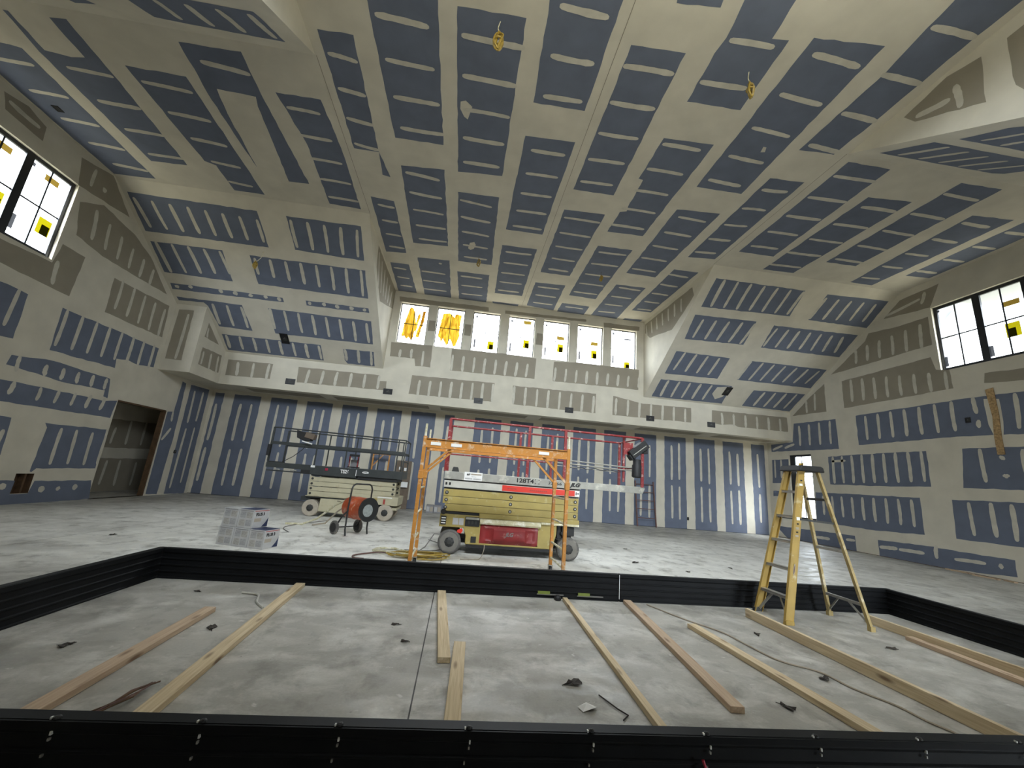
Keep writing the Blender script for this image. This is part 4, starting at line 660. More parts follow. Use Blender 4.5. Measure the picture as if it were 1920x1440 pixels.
mb = MB(); mb.box((-.225, 7.25, 1.046), (2.15, 8.33, 1.068), 'hub_dark'); mb.build('slide_rail', L1)
lower = MB(); lower.box((-.235, 7.215, 1.068), (2.155, 8.365, 1.18), 'alu_bright'); lower.box((-.235, 7.225, 1.18), (2.155, 8.355, 1.203), 'hub_dark')  # thin dark band models the shadow line below the deck
for x in (-.195, -.135): lower.box((x-.016, 7.210, 1.105), (x+.016, 7.216, 1.15), 'ink')
dk = lower.build('platform_frame', L1)
mb = MB(); mb.box((.77, 7.208, 1.078), (2.065, 7.214, 1.172), 'red_decal'); rd = mb.build('red_decal', dk)
mb = MB(); mb.box((2.07, 7.208, 1.078), (2.150, 7.214, 1.168), 'sticker'); mb.box((2.082, 7.205, 1.10), (2.098, 7.209, 1.15), 'ink'); mb.lathe((2.125, 7.205, 1.125), (0, 1, 0), [(0, .014), (.004, .014)], 'ink', 12); mb.build('sticker', dk)
mb = MB(); mb.box((-.245, 7.20, 1.203), (2.175, 8.38, 1.335), 'alu'); dk2 = mb.build('deck', L1, bevel=.005)
mb = MB(); mb.prism([(2.175, 1.335), (3.36, 1.335), (3.385, 1.31), (3.34, 1.215), (2.175, 1.215)], 7.24, 8.32, 'y', 'alu'); mb.build('extension_deck', L1, bevel=.004)
mb = MB(); mb.box((.095, 7.190, 1.205), (.405, 7.197, 1.345), 'sticker'); sg = mb.build('sign', dk2)
lettering('air', .055, 'ink', sg, .165, 7.187, 1.307, o1, bold=.002, shear=.2)
mb = MB()
for x0, x1, z in ((.21, .39, 1.300), (.22, .30, 1.268), (.11, .235, 1.238), (.255, .39, 1.238), (.11, .235, 1.225), (.255, .39, 1.225)): mb.box((x0, 7.187, z), (x1, 7.189, z+(.022 if z > 1.29 else .006)), 'grey_print' if z < 1.29 else 'tan_print')
mb.build('print', sg)
lettering('128T4', .098, 'ink', dk2, 1.155, 7.196, 1.272, o1, bold=.003, width=.30)
for x, z in ((1.335, 1.30), (1.40, 1.30), (1.335, 1.235), (1.40, 1.235)): mb = MB(); mb.box((x, 7.195, z), (x+.018, 7.199, z+.012), 'ink'); mb.build('ink_mark', dk2)
lettering('32466', .070, 'ink', dk2, 1.69, 7.196, 1.268, o1, shear=.15, width=.25)
lettering('JLG', .085, 'ink', dk2, 2.06, 7.196, 1.270, o1, bold=.005, shear=.35, width=.20)
mb = MB()
for k in range(5): mb.box((.86+.034*k, 7.204, 1.112+.006*(k % 2)), (.884+.034*k, 7.208, 1.134), 'red_print')
mb.build('print', rd); mb = MB()
for k in range(9): mb.box((1.25+.036*k, 7.204, 1.110), (1.277+.036*k, 7.208, 1.128), 'red_print')
mb.build('print', rd)
mb = MB(); mb.prism([(-.13, 1.335), (-.115, 1.40), (-.105, 1.415), (-.03, 1.415), (-.02, 1.40), (0, 1.335)], 7.30, 7.42, 'y', 'hub_dark'); mb.build('outlet_box', L1, bevel=.004)
def rail(name, pts, r, mt, parent, **k):
    mb = MB(); mb.tube(pts, r, mt, 10); return mb.build(name, parent, smooth=True)
zt, zm = 2.245, 1.68
for y in (7.235, 8.34):
    rail('top_rail', [(-.24, y, zt), (3.32, y, zt-.025)], .020, 'red', L1)
    rail('middle_rail', [(-.24, y, zm), (1.88, y, zm)], .016, 'red', L1)
    for x in (-.24, 1.19, 1.86):
        mb = MB(); mb.box((x-.024, y-.018, 1.33), (x+.024, y+.018, zt), 'red'); mb.build('rail_post', L1)
    mb = MB(); mb.box((3.30, y-.018, 1.33), (3.35, y+.018, zt-.02), 'red'); mb.build('rail_post', L1)
    rail('extension_rail', [(1.95, y+.06, 1.70), (3.30, y+.06, 1.66)], .012, 'alu', L1)
    rail('extension_rail', [(1.95, y+.06, 1.64), (3.30, y+.06, 1.61)], .010, 'alu', L1)
mb = MB(); mb.box((-.255, 7.26, 1.335), (-.225, 7.31, zt-.02), 'red'); mb.build('gate_post', L1)
for x, z in ((-.24, zt), (3.33, zt-.025), (-.24, zm), (3.33, zm)): rail('end_rail', [(x, 7.235, z), (x, 8.34, z)], .018, 'red', L1)
mb = MB(); mb.box((2.98, 7.30, 1.40), (3.02, 7.33, 2.22), 'red'); mb.box((2.98, 7.27, 1.90), (3.16, 7.29, 2.12), 'red'); mb.box((3.22, 7.26, 1.70), (3.36, 7.28, 1.80), 'red'); mb.build('control_bracket', L1)
mb = MB(); m_ = Matrix.Translation((3.25, 7.30, 2.0)) @ Matrix.Rotation(R(-38), 4, 'Y')
mb.box((-.19, -.13, -.075), (.19, .06, .085), 'black', m_); mb.box((-.22, -.10, -.09), (-.14, .05, .03), 'black', m_); mb.box((-.17, -.14, -.02), (.15, -.128, -.005), 'alu', m_)
mb.box((3.32, 7.2, 1.94), (3.42, 7.34, 2.12), 'black')
cb = mb.build('control_box', L1, bevel=.012)
mb = MB(); mb.lathe((3.21, 7.22, 1.49), (.02, 0, 1), [(0, .06), (.02, .085), (.22, .085), (.24, .07), (.33, .07)], 'black', 16); mb.build('battery_pack', L1, smooth=True)
pts = [(1.9+.08*i, 7.30, 1.60-.03*abs(math.sin(i*.9))) for i in range(15)]
rail('control_cable', pts, .006, 'black', L1)
rail('power_lead', [(-.05, 7.28, .30), (-.30, 7.22, .30), (-.42, 7.15, .10), (-.55, 7.05, .015), (-.85, 6.98, .012)], .009, 'greycable', L1)
# ---- dark scissor lift against the back wall
L2 = thing('scissor_lift', (-2.65, 11.45, 0), 'cream scissor lift with dark grey platform near the back wall', 'lift')
o2 = (-2.65, 11.45, 0)
for (x, y) in ((-3.57, 11.08), (-1.76, 11.08), (-3.57, 11.9), (-1.76, 11.9)):
    wheel('wheel', (x, y, .20), .20, .16, L2, 'tyre_pale', 'tyre_pale', 'hub_dark')
mb = MB(); mb.prism([(-3.36, .44), (-3.38, .13), (-2.72, .10), (-2.70, .44)], 11.02, 11.95, 'y', 'cream')
mb.prism([(-2.62, .62), (-2.60, .40), (-1.47, .38), (-1.46, .60)], 11.00, 11.98, 'y', 'cream'); mb.box((-2.7, 11.05, .2), (-1.95, 11.9, .40), 'black')
mb.box((-1.60, 11.02, .27), (-1.48, 11.9, .33), 'cream')
mb.build('chassis', L2, bevel=.012)
mb = MB(); mb.box((-3.75, 11.06, .44), (-2.6, 11.9, .475), 'dark_paint'); mb.box((-3.74, 11.02, .475), (-2.75, 11.94, .49), 'cream'); mb.box((-3.86, 11.1, .36), (-3.62, 11.85, .46), 'dark_paint'); mb.build('front_frame', L2, bevel=.01)
for a_, b_, m_ in (((-2.10, 10.99, .42), (-1.98, 11.0, .54), 'tan'), ((-1.83, 10.99, .41), (-1.78, 11.0, .53), 'red_print'), ((-2.95, 11.01, .40), (-2.86, 11.02, .41), 'ink'), ((-1.98, 10.99, .56), (-1.62, 10.995, .585), 'sticker')): mb = MB(); mb.box(a_, b_, m_); mb.build('label', L2)
for (ya, yb) in ((11.03, 11.10), (11.86, 11.93)):
    for k in range(4):
        z0 = .492+.119*k; mb = MB(); mb.box((-3.70, ya, z0), (-1.57, yb, z0+.110), 'cream')
        for x in (-3.64, -1.63): mb.lathe((x, ya-.01, z0+.055), (0, 1, 0), [(0, .02), (.004, .03), (.012, .03)], 'hub_dark', 10)
        if k in (1, 3): mb.box((-3.6, ya-.004, z0+.105), (-3.0, ya, z0+.113), 'ink')
        mb.build('scissor_arm', L2, bevel=.006)
for x in (-3.6, -2.63, -1.66):
    for z in (.55, .79, .91): mb = MB(); mb.tube([(x, 11.1, z), (x, 11.86, z)], .022, 'cream'); mb.build('cross_tube', L2)
mb = MB(); mb.box((-2.55, 11.0, .965), (-1.56, 11.95, 1.045), 'black'); mb.box((-3.7, 11.06, .972), (-2.5, 11.9, 1.0), 'dark_paint'); mb.build('slide_rail', L2)
mb = MB(); mb.box((-3.72, 10.98, 1.0), (-2.58, 12.0, 1.225), 'dark_paint'); mb.box((-2.62, 10.955, 1.045), (-1.44, 12.0, 1.24), 'dark_paint'); mb.box((-2.60, 10.95, 1.045), (-2.585, 10.957, 1.2), 'sticker')
d2 = mb.build('deck', L2, bevel=.006)
mb = MB(); mb.box((-4.80, 11.0, 1.10), (-3.70, 11.98, 1.225), 'dark_paint'); mb.box((-4.78, 11.02, 1.01), (-3.72, 11.06, 1.04), 'dark_paint'); mb.box((-3.95, 11.0, 1.0), (-3.72, 11.1, 1.10), 'black')
for x in (-4.6, -4.2): mb.box((x, 10.995, 1.05), (x+.14, 11.05, 1.075), 'alu')
mb.build('extension_deck', L2, bevel=.005)
lettering('TS26', .12, 'sticker', d2, -2.88, 10.972, 1.13, o2, bold=.004, width=.21)
lettering('33', .075, 'pinkish', d2, -3.33, 10.972, 1.15, o2, bold=.004)
mb = MB(); mb.box((-3.72, 10.972, 1.175), (-3.62, 10.979, 1.225), 'sticker'); mb.build('sticker', d2)
mb = MB()
pr = [(-2.36+.075*math.cos(t)*(1.1), 1.15+.028*math.sin(t)) for t in [k*math.pi/8 for k in range(16)]]
mb.prism(pr, 10.948, 10.954, 'y', 'sticker')
for x in (-2.41, -2.375, -2.34): mb.box((x, 10.945, 1.14), (x+.02, 10.949, 1.16), 'ink')
mb.build('oval_badge', d2)
for y in (11.0, 11.96):
    rail('top_rail', [(-4.78, y, 2.10), (-1.46, y, 2.05)], .017, 'dark_paint', L2)
    mb = MB(); mb.bar((-4.76, y, 1.71), (-1.46, y, 1.71), .03, .075, 'dark_paint'); mb.build('middle_rail', L2)
    for x in (-3.66, -2.92, -2.28, -1.64, -1.46):
        mb = MB(); mb.box((x-.014, y-.014, 1.23), (x+.014, y+.014, 2.06), 'dark_paint'); mb.build('rail_post', L2)
for x in (-1.46,): 
    for z in (2.05, 1.71, 1.50): rail('end_rail', [(x, 11.0, z), (x, 11.96, z)], .016, 'dark_paint', L2)
mb = MB(); mb.box((-4.79, 11.0, 1.22), (-4.75, 11.96, 1.25), 'dark_paint'); mb.box((-4.80, 11.0, 1.25), (-4.76, 11.04, 2.10), 'dark_paint'); mb.box((-4.80, 11.92, 1.25), (-4.76, 11.96, 2.10), 'dark_paint'); mb.build('gate_frame', L2)
mb = MB(); mb.box((-4.83, 10.95, 1.38), (-4.76, 11.02, 1.66), 'black'); mb.build('document_box', L2)
mb = MB(); m_ = Matrix.Translation((-4.02, 10.98, 1.93)) @ Matrix.Rotation(R(12), 4, 'Y')
mb.prism([(-.19, .10), (-.12, -.08), (.08, -.11), (.22, -.06), (.20, .02), (.05, .10)], -.1, .1, 'y', 'black'); mb.v = [m_ @ v for v in mb.v]
k0 = len(mb.v); mb.box((.05, -.12, -.02), (.28, .08, .12), 'brown', m_); mb.box((.04, -.13, -.14), (.30, -.10, -.11), 'sticker', m_)
mb.build('control_box', L2, bevel=.01)
rail('control_cable', [(-3.9, 11.0, 1.80), (-4.0, 11.0, 1.6), (-4.2, 11.0, 1.40), (-4.45, 11.05, 1.25)], .008, 'black', L2)
mb = MB(); mb.box((-2.99, 11.55, 1.24), (-2.72, 11.8, 1.27), 'black'); 
for x in (-2.97, -2.75): mb.box((x, 11.55, 1.27), (x+.03, 11.58, 1.60), 'red')
mb.box((-2.97, 11.54, 1.54), (-2.72, 11.6, 1.60), 'black'); mb.box((-2.93, 11.6, 1.27), (-2.77, 11.75, 1.45), 'grey_print')
solo(mb, 'tool_stand', (-2.85, 11.65, 1.235), 'small red and black tool stand on the dark lift deck', 'tool', bevel=.004)
# ---- orange rolling scaffold
SC = thing('rolling_scaffold', (.475, 5.73, 0), 'orange rolling scaffold standing behind the far black panel', 'scaffold')
SX = (-.48, 1.43); SY = (5.37, 6.09)
for x in SX:
    for y in SY:
        mb = MB(); mb.box((x-.022, y-.022, .14), (x+.022, y+.022, 1.74), 'orange'); p = mb.build('post', SC, bevel=.004)
        mb = MB(); mb.tube([(x, y, 1.74), (x, y, 1.90)], .014, 'tan_light'); mb.build('coupling_pin', p, smooth=True)
        mb = MB(); mb.lathe((x-.02, y, .062), (1, 0, 0), [(0, .05), (.006, .062), (.034, .062), (.04, .05)], 'black', 18); mb.box((x-.03, y-.02, .07), (x-.024, y+.02, .14), 'step'); mb.box((x+.024, y-.02, .07), (x+.03, y+.02, .14), 'step'); mb.box((x-.03, y-.03, .13), (x+.03, y+.03, .142), 'step')
        mb.build('caster', SC, smooth=False)
    for z in (.24, .45, .77, 1.08):
        mb = MB(); mb.tube([(x, SY[0]+.02, z), (x, SY[1]-.02, z)], .015, 'tan_light' if z < 1.2 else 'orange', 8); mb.build('rung', SC, smooth=True)
    mb = MB(); mb.box((x-.02, SY[0]+.02, 1.66), (x+.02, SY[1]-.02, 1.70), 'orange'); mb.build('top_bar', SC)
for y in SY:
    mb = MB(); s = 1 if y == SY[0] else -1
    mb.box((SX[0]+.022, y-.012*s-.006, 1.595), (SX[1]-.022, y-.012*s+.006, 1.715), 'orange')
    mb.box((SX[0]+.022, y-.035, 1.595), (SX[1]-.022, y+.03, 1.603), 'orange'); mb.box((SX[0]+.022, y-.035, 1.707), (SX[1]-.022, y+.03, 1.715), 'orange')
    sr = mb.build('side_rail', SC)
    if s == 1:
        mb = MB()
        for a, b in ((-.40, -.27), (-.14, .0), (1.02, 1.16)): mb.box((a, y-.024, 1.63), (b, y-.019, 1.67), 'sticker')
        mb.build('label', sr)
    for (a, b) in (((SX[0], y, 1.27), (-.14, y, 1.60)), ((SX[1], y, 1.27), (1.09, y, 1.60))):
        mb = MB(); mb.bar(a, b, .028, .028, 'orange', (0, 1, 0)); mb.build('corner_brace', SC)
    for x in SX:
        mb = MB(); mb.box((x-.03, y-.03, 1.20), (x+.03, y+.03, 1.30), 'orange'); mb.build('slide_collar', SC, bevel=.004)
# ---- torpedo heater
HT = root('portable_heater', (-1.84, 8.50, 0), 'orange-red round portable heater on black wheeled frame', 'heater', rz=R(51))
ORG[0] = Vector((0, 0, 0))
mb = MB()
mb.tube([(-.25, -.03, .012), (-.25, 0, .12), (-.25, .01, .5), (-.24, 0, .86), (-.215, 0, .925), (-.16, 0, .955), (0, 0, .955), (.16, 0, .955), (.215, 0, .925), (.24, 0, .86), (.25, .01, .5), (.25, 0, .12), (.25, -.03, .012)], .016, 'black_tube', 10)
mb.build('handle_frame', HT, smooth=True)
for x in (-1, 1):
    mb = MB(); mb.tube([(x*.25, .0, .46), (x*.24, .16, .34), (x*.24, .30, .13)], .015, 'black_tube', 8); mb.build('wheel_strut', HT, smooth=True)
    mb = MB(); mb.lathe((x*.27-.025, .30, .125), (1, 0, 0), [(0, .07), (0, .10), (.01, .125), (.04, .125), (.05, .10), (.05, .07)], 'tyre', 24)
    mb.lathe((x*.27-.027, .30, .125), (1, 0, 0), [(0, .02), (0, .085), (.054, .085), (.054, .02)], 'black', 20); mb.build('wheel', HT, smooth=True)
mb = MB(); mb.tube([(-.25, .30, .125), (.25, .30, .125)], .012, 'black_tube'); mb.build('axle', HT)
mb = MB(); mb.lathe((0, -.26, .50), (0, 1, 0), [(.0, .205), (.005, .215), (.02, .215), (.03, .208), (.30, .208), (.31, .213), (.33, .213), (.34, .208), (.52, .205), (.54, .195)], 'heater', 36)
mb.build('drum', HT, smooth=True)
mb = MB(); mb.lathe((0, -.285, .50), (0, 1, 0), [(0, .17), (-.005, .20), (.0, .222), (.03, .222), (.03, .19)], 'black_tube', 36); mb.build('front_ring', HT, smooth=True)
mb = MB(); mb.lathe((0, -.262, .50), (0, 1, 0), [(0, .02), (0, .19), (.004, .19)], 'black', 30)
for k in range(1, 5):
    r = .045*k; mb.tube([(r*math.cos(t), -.275, .5+r*math.sin(t)) for t in [j*math.pi/12 for j in range(24)]], .003, 'black_tube', 5, True)
mb.build('grille', HT)
mb = MB(); mb.lathe((-.03, -.292, .485), (0, 1, 0), [(0, .02), (0, .112), (.012, .115)], 'heater_grey', 26); mb.build('centre_disc', HT)
mb = MB(); mb.tube([(0, .28, .56), (.02, .5, .60), (.05, .85, .46), (.02, 1.3, .16), (-.1, 1.6, .022), (-.35, 1.8, .02)], .021, 'tan_light', 8)
mb.tube([(.05, .28, .48), (.08, .5, .50), (.12, .8, .36), (.12, 1.15, .08), (.0, 1.4, .022)], .016, 'tan_print', 8)
mb.build('power_cord', HT, smooth=True)
# ---- cartons
def carton(loc, rz, label, top='carton', side=False, top_foil=False, smear=False):
    rt = root('tile_carton', loc, label, 'box', 'stacked cartons of the tile mix', rz)
    ORG[0] = Vector((0, 0, 0)); w, d, h = .254, .31, .262
    mb = MB(); mb.box((-w/2, -d/2, 0), (w/2, d/2, h), 'carton'); mb.build('body', rt, bevel=.004)
    mb = MB(); y = -d/2-.0015
    for i in range(2):
        for j in range(2):
            x0 = -w/2+.025+i*.108; z0 = .03+j*.112
            mb.box((x0, y, z0), (x0+.095, y+.001, z0+.085), 'print_a' if (i+j) % 2 else 'print_b')
    mb.box((-w/2+.02, y, h-.025), (w/2-.02, y+.001, h-.012), 'grey_print'); mb.build('front_print', rt)
    mb = MB(); mb.box((-w/2+.004, -d/2+.004, h), (w/2-.004, d/2-.004, h+.002), top)
    if top_foil: 
        for k in range(5): 
            a = random.uniform(-.1, .05); b = random.uniform(-.13, .08); mb.box((a, b, h+.002), (a+.06, b+.035, h+.004), 'silver')
    mb.build('top_flap', rt)
    if side:
        x = w/2+.0015; mb = MB()
        mb.poly([(x, .03, .01), (x, d/2-.005, .01), (x, d/2-.005, .14), (x, .10, .07)], 'navy')
        mb.box((x-.001, -d/2+.01, h-.022), (x, d/2-.01, h-.012), 'red_print'); mb.box((x-.001, -d/2+.02, .09), (x, .0, .14), 'tan_print')
        mb.build('side_print', rt)
        text_obj('lettering', 'PLUS 3', .06, 'ink', rt, (x+.001, -.03, .195), (math.pi/2, 0, math.pi/2), bold=.002, width=.17)
    return rt
dr = Vector((.961, -.277, 0)); dn = Vector((.277, .961, 0)); rz_ = math.atan2(-.277, .961)
c0 = Vector((-3.46, 6.87, 0))+dr*.130+dn*.155
labs = ['pale tile carton at the left end of the bottom row', 'pale tile carton in the middle of the bottom row', 'tile carton with navy top at the right end of the bottom row']
for i in range(3): carton(tuple(c0+dr*.262*i), rz_, labs[i], 'navy' if i == 2 else 'carton', side=(i == 2))
carton(tuple(c0+dr*.01+dn*.01+Vector((0, 0, .266))), rz_, 'pale tile carton stacked on top, the left one with foil bits', 'carton', top_foil=True)
carton(tuple(c0+dr*.275+dn*.01+Vector((0, 0, .266))), rz_, 'tile carton with navy top on the upper row, right one', 'navy', side=True)
for i, (x, l) in enumerate(((-.83, 'grey carton by the back wall behind the scaffold, left one'), (-.58, 'grey carton by the back wall behind the scaffold, right one'))):
    mb = MB(); mb.box((x-.12, 14.1, 0), (x+.12, 14.4, .25), 'grey_print'); mb.box((x-.10, 14.098, .05), (x-.01, 14.1, .20), 'carton'); mb.box((x+.01, 14.098, .05), (x+.10, 14.1, .20), 'tan_print')
    solo(mb, 'tile_carton', (x, 14.25, 0), l, 'box', 'grey cartons by the back wall', bevel=.004)
# ---- step ladder
LD = thing('step_ladder', (4.13, 4.58, 0), 'yellow fibreglass step ladder with black top cap', 'ladder')
fr = [((3.68, 4.86, 0), (4.07, 4.71, 1.66)), ((3.68, 4.385, 0), (4.07, 4.485, 1.66))]
for (a, b) in fr:
    a, b = Vector(a), Vector(b); mb = MB(); d = (b-a)
    out = 1 if a.y > 4.6 else -1
    mb.bar(a+Vector((.03, 0, 0)), b, .022, .080, 'fib', (1, 0, 0)) if 0 else None
    q = []                                          # channel section: web with two flanges
    for e in (a, b):
        k = .092 if e is a else .075
        q.append([(e.x-k/2, e.y-.004*out, e.z), (e.x+k/2, e.y-.004*out, e.z), (e.x+k/2, e.y+.004*out, e.z), (e.x-k/2, e.y+.004*out, e.z)])
    mb.add(q[0]+q[1], [(3,2,1,0),(4,5,6,7),(0,1,5,4),(1,2,6,5),(2,3,7,6),(3,0,4,7)], 'fib')
    for sgn in (-1, 1):
        q = []
        for e in (a, b):
            k = (.092 if e is a else .075)/2*sgn
            q.append([(e.x+k-.004, e.y-.026*out*1, e.z), (e.x+k+.004, e.y-.026*out, e.z), (e.x+k+.004, e.y+.004*out, e.z), (e.x+k-.004, e.y+.004*out, e.z)])
        mb.add(q[0]+q[1], [(3,2,1,0),(4,5,6,7),(0,1,5,4),(1,2,6,5),(2,3,7,6),(3,0,4,7)], 'fib')
    rl = mb.build('front_rail', LD)
    mb = MB(); mb.box((a.x-.05, a.y-.02, 0), (a.x+.05, a.y+.02, .045), 'hub_dark' if out > 0 else 'fib'); mb.build('foot', rl, bevel=.004)
    if out < 0:
        mb = MB()
        for t, h_, mt in ((.90, .025, 'sticker'), (.665, .035, 'sticker'), (.60, .025, 'tan_print'), (.55, .02, 'tan_print')):
            c = a+d*t; mb.box((c.x-.02, c.y-.0075, c.z-h_/2), (c.x+.02, c.y-.0055, c.z+h_/2), mt)
        for t in (.63, .575, .93): c = a+d*t; mb.box((c.x-.012, c.y-.0085, c.z-.008), (c.x+.012, c.y-.0065, c.z+.008), 'ink')
        c = a+d*.335
        n = 20; mb.poly([(c.x+.012*math.cos(2*math.pi*k/n)+.013*math.sin(2*math.pi*k/n), c.y-.0085, c.z+.062*math.sin(2*math.pi*k/n)) for k in range(n)], 'tan_print')
        mb.poly([(c.x+.006*math.cos(2*math.pi*k/n)+.011*math.sin(2*math.pi*k/n), c.y-.0095, c.z+.050*math.sin(2*math.pi*k/n)) for k in range(n)], 'rust')
        mb.build('label', rl)
for z in (.27, .56, .85, 1.13, 1.42):
    t = z/1.66; x = 3.68+.39*t; ya = 4.385+.10*t+.006; yb = 4.86-.15*t-.006; mb = MB()
    mb.box((x-.040, ya, z-.028), (x-.036, yb, z), 'step'); mb.box((x-.040, ya, z-.004), (x+.040, yb, z), 'step'); mb.box((x+.036, ya, z-.028), (x+.040, yb, z), 'step')
    mb.build('step', LD)
bl = [((4.60, 4.83, 0), (4.27, 4.72, 1.66)), ((4.58, 4.30, 0), (4.27, 4.475, 1.66))]
for (a, b) in bl:
    mb = MB(); mb.bar(a, b, .030, .036, 'fib_pale', (0, 1, 0)); q = mb.build('rear_leg', LD)
    mb = MB(); mb.box((a[0]-.03, a[1]-.022, 0), (a[0]+.025, a[1]+.022, .05), 'fib_pale'); mb.build('foot', q)
def bl_pt(i, z): a, b = Vector(bl[i][0]), Vector(bl[i][1]); return a+(b-a)*(z/1.66)
def fr_pt(i, z): a, b = Vector(fr[i][0]), Vector(fr[i][1]); return a+(b-a)*(z/1.66)
for z in (.25, .78, 1.34): mb = MB(); mb.bar(bl_pt(0, z), bl_pt(1, z), .022, .03, 'step' if z < 1.3 else 'hub_dark'); mb.build('rear_brace', LD)
for i in (0, 1):
    mb = MB(); mb.bar(fr_pt(i, 1.10), bl_pt(i, 1.08), .008, .022, 'hub_dark'); mb.build('spreader', LD)
    e = -1 if i == 0 else 1
    mb = MB(); p = fr_pt(i, .04); q = fr_pt(i, .255)+Vector((0, e*.17, 0)); mb.bar(p+Vector((0, e*.02, 0)), q, .006, .028, 'step'); mb.build('foot_brace', LD)
    mb = MB(); p = bl_pt(i, .06); q = bl_pt(i, .24)+Vector((0, e*.17, 0)); mb.bar(p, q, .006, .022, 'step'); mb.build('foot_brace', LD)
mb = MB(); mb.prism([(4.00, 1.655), (4.02, 1.71), (4.045, 1.725), (4.30, 1.725), (4.325, 1.71), (4.34, 1.655)], 4.44, 4.76, 'y', 'black'); mb.build('top_cap', LD, bevel=.012)
# ---- black ribbed panels laid on edge as a rectangle
def panel(a, b, label, clips=None, group='black ribbed panels laid out as a rectangle', zb=0.002, mt='black_panel'):
    a = Vector((*a, 0)); b = Vector((*b, 0)); L_ = (b-a).length; ang = math.atan2((b-a).y, (b-a).x)
    rt = root('ribbed_panel', tuple(a), label, 'panel', group, ang); ORG[0] = Vector((0, 0, 0))
    h = .292; pr = []
    zz = [0, .012, .018, .060, .066, .074, .080, .122, .128, .136, .142, .184, .190, .198, .204, .246, .252, .262, .268, h]
    dd = [.0, .0, .010, .010, .0, .0, .010, .010, .0, .0, .010, .010, .0, .0, .010, .010, .0, -.004, -.004, -.006]
    for z, d in zip(zz, dd): pr.append((-.018-.012+d+.0, z+zb))
    for z, d in reversed(list(zip(zz, dd))): pr.append((.018+.012-d, z+zb))
    mb = MB(); mb.prism(pr, 0, L_, 'x', mt); mb.build('board', rt)
    mb = MB(); mb.box((0, -.026, h+zb-.004), (L_, .020, h+zb+.002), mt); mb.build('top_lip', rt)
    for x in (clips or []):
        mb = MB(); mb.lathe((x, -.018, h+zb-.001), (0, 0, 1), [(0, .010), (.004, .013), (.009, .011), (.012, .005)], 'black', 12); cl = mb.build('clip', rt)
        for (bx, by, bz, bw, bh, bm) in ((-.019, -.027, h+zb+.001, .006, .007, 'white_bit'), (.003, -.0395, h-.040, .006, .012, 'white_bit'), (.001, -.0395, h-.058, .006, .009, 'step'), (-.012, -.0335, h-.112, .006, .009, 'step')):
            mb = MB(); mb.box((x+bx, by, bz), (x+bx+bw, by+.010, bz+bh), bm); mb.build('screw_head', cl)
    return rt
panel((-2.97, 4.96), (1.99, 4.96), 'long black ribbed panel at the far side, left of the bright seam')
pr_ = panel((2.00, 4.96), (5.66, 5.031), 'black ribbed panel at the far side behind the step ladder')
panel((-3.00, 1.98), (-3.00, 4.98), 'black ribbed panel closing the rectangle on the left')
panel((5.62, 1.90), (5.62, 4.992), 'black ribbed panel closing the rectangle on the right')
np_a, np_b = Vector((-2.96, 1.955)), Vector((5.56, 1.835)); dL = (np_b-np_a).length
panel(tuple(np_a), tuple(np_b), 'nearest black ribbed panel with white-marked clips along its top', clips=[1.60+.5035*i-.5035*2 for i in range(13)])
mb = MB(); mb.box((1.991, 4.922, .03), (1.996, 4.926, .29), 'sticker'); solo(mb, 'seam_strip', (1.993, 4.924, .03), 'thin bright strip at the seam of the far panels', 'strip')
for (a, b, y, l) in ((1.03, 1.17, 4.918, 'green tape piece low on the far panel, left one'), (1.50, 1.64, 4.918, 'green tape piece low on the far panel, right one')):
    mb = MB(); mb.box((a, y, .045), (b, y+.008, .075), 'green_tape'); mb.box((a-.01, y+.002, .036), (b+.16, y+.008, .048), 'greycable'); solo(mb, 'tape_piece', ((a+b)/2, y, .036), l, 'tape', 'green tape pieces on the far panel')
mb = MB(); mb.lathe((1.25, 4.87, .022), (0, 0, 1), [(-.02, .03), (-.015, .04), (.01, .04), (.03, .02)], 'black', 14); solo(mb, 'black_knob', (1.25, 4.87, .002), 'round black knob at the foot of the far panel', 'knob', smooth=True)
# ---- loose timbers
def timber(a, b, w, h, mt, label, z0=.002):
    a = Vector((*a, 0)); b = Vector((*b, 0)); L_ = (b-a).length; ang = math.atan2((b-a).y, (b-a).x)-math.pi/2
    mb = MB(); mb.box((-w/2, 0, 0), (w/2, L_, h), mt)
    ORG[0] = Vector((0, 0, 0)); o = mb.build('timber_stud', None, bevel=.003); o.location = (a.x, a.y, z0); o.rotation_euler = (0, 0, ang)
    return tag(o, label, 'timber', 'loose timbers on the floor')
timber((-1.88, 2.06), (-1.945, 4.02), .089, .038, 'wood_red', 'reddish short timber, leftmost on the floor')
timber((-1.375, 2.06), (-1.53, 4.88), .089, .038, 'wood', 'pale knotty timber reaching the far panel, second from left')
timber((.035, 3.20), (-.05, 4.88), .089, .038, 'wood', 'short timber touching the far panel, beside the saw cut')
timber((.085, 2.04), (.145, 3.49), .089, .038, 'wood', 'short timber with nail marks running to the near panel')
timber((1.235, 2.03), (1.33, 4.86), .052, .036, 'wood', 'narrow timber running to the far panel beside the black knob')
timber((1.84, 2.65), (2.07, 4.88), .089, .038, 'wood_red', 'pinkish timber ending short of the near panel')
timber((2.56, 2.02), (2.43, 4.16), .089, .038, 'wood', 'pale timber between the pinkish one and the long edge-set one')
timber((3.35, 2.02), (3.35, 4.60), .038, .089, 'wood', 'long timber set on edge beside the step ladder')
timber((4.83, 2.1), (4.86, 4.62), .038, .089, 'wood', 'long timber on edge behind the step ladder, near the right panel')
timber((4.62, 2.2), (4.77, 4.08), .089, .038, 'wood_red', 'short timber lying along the rightmost one')
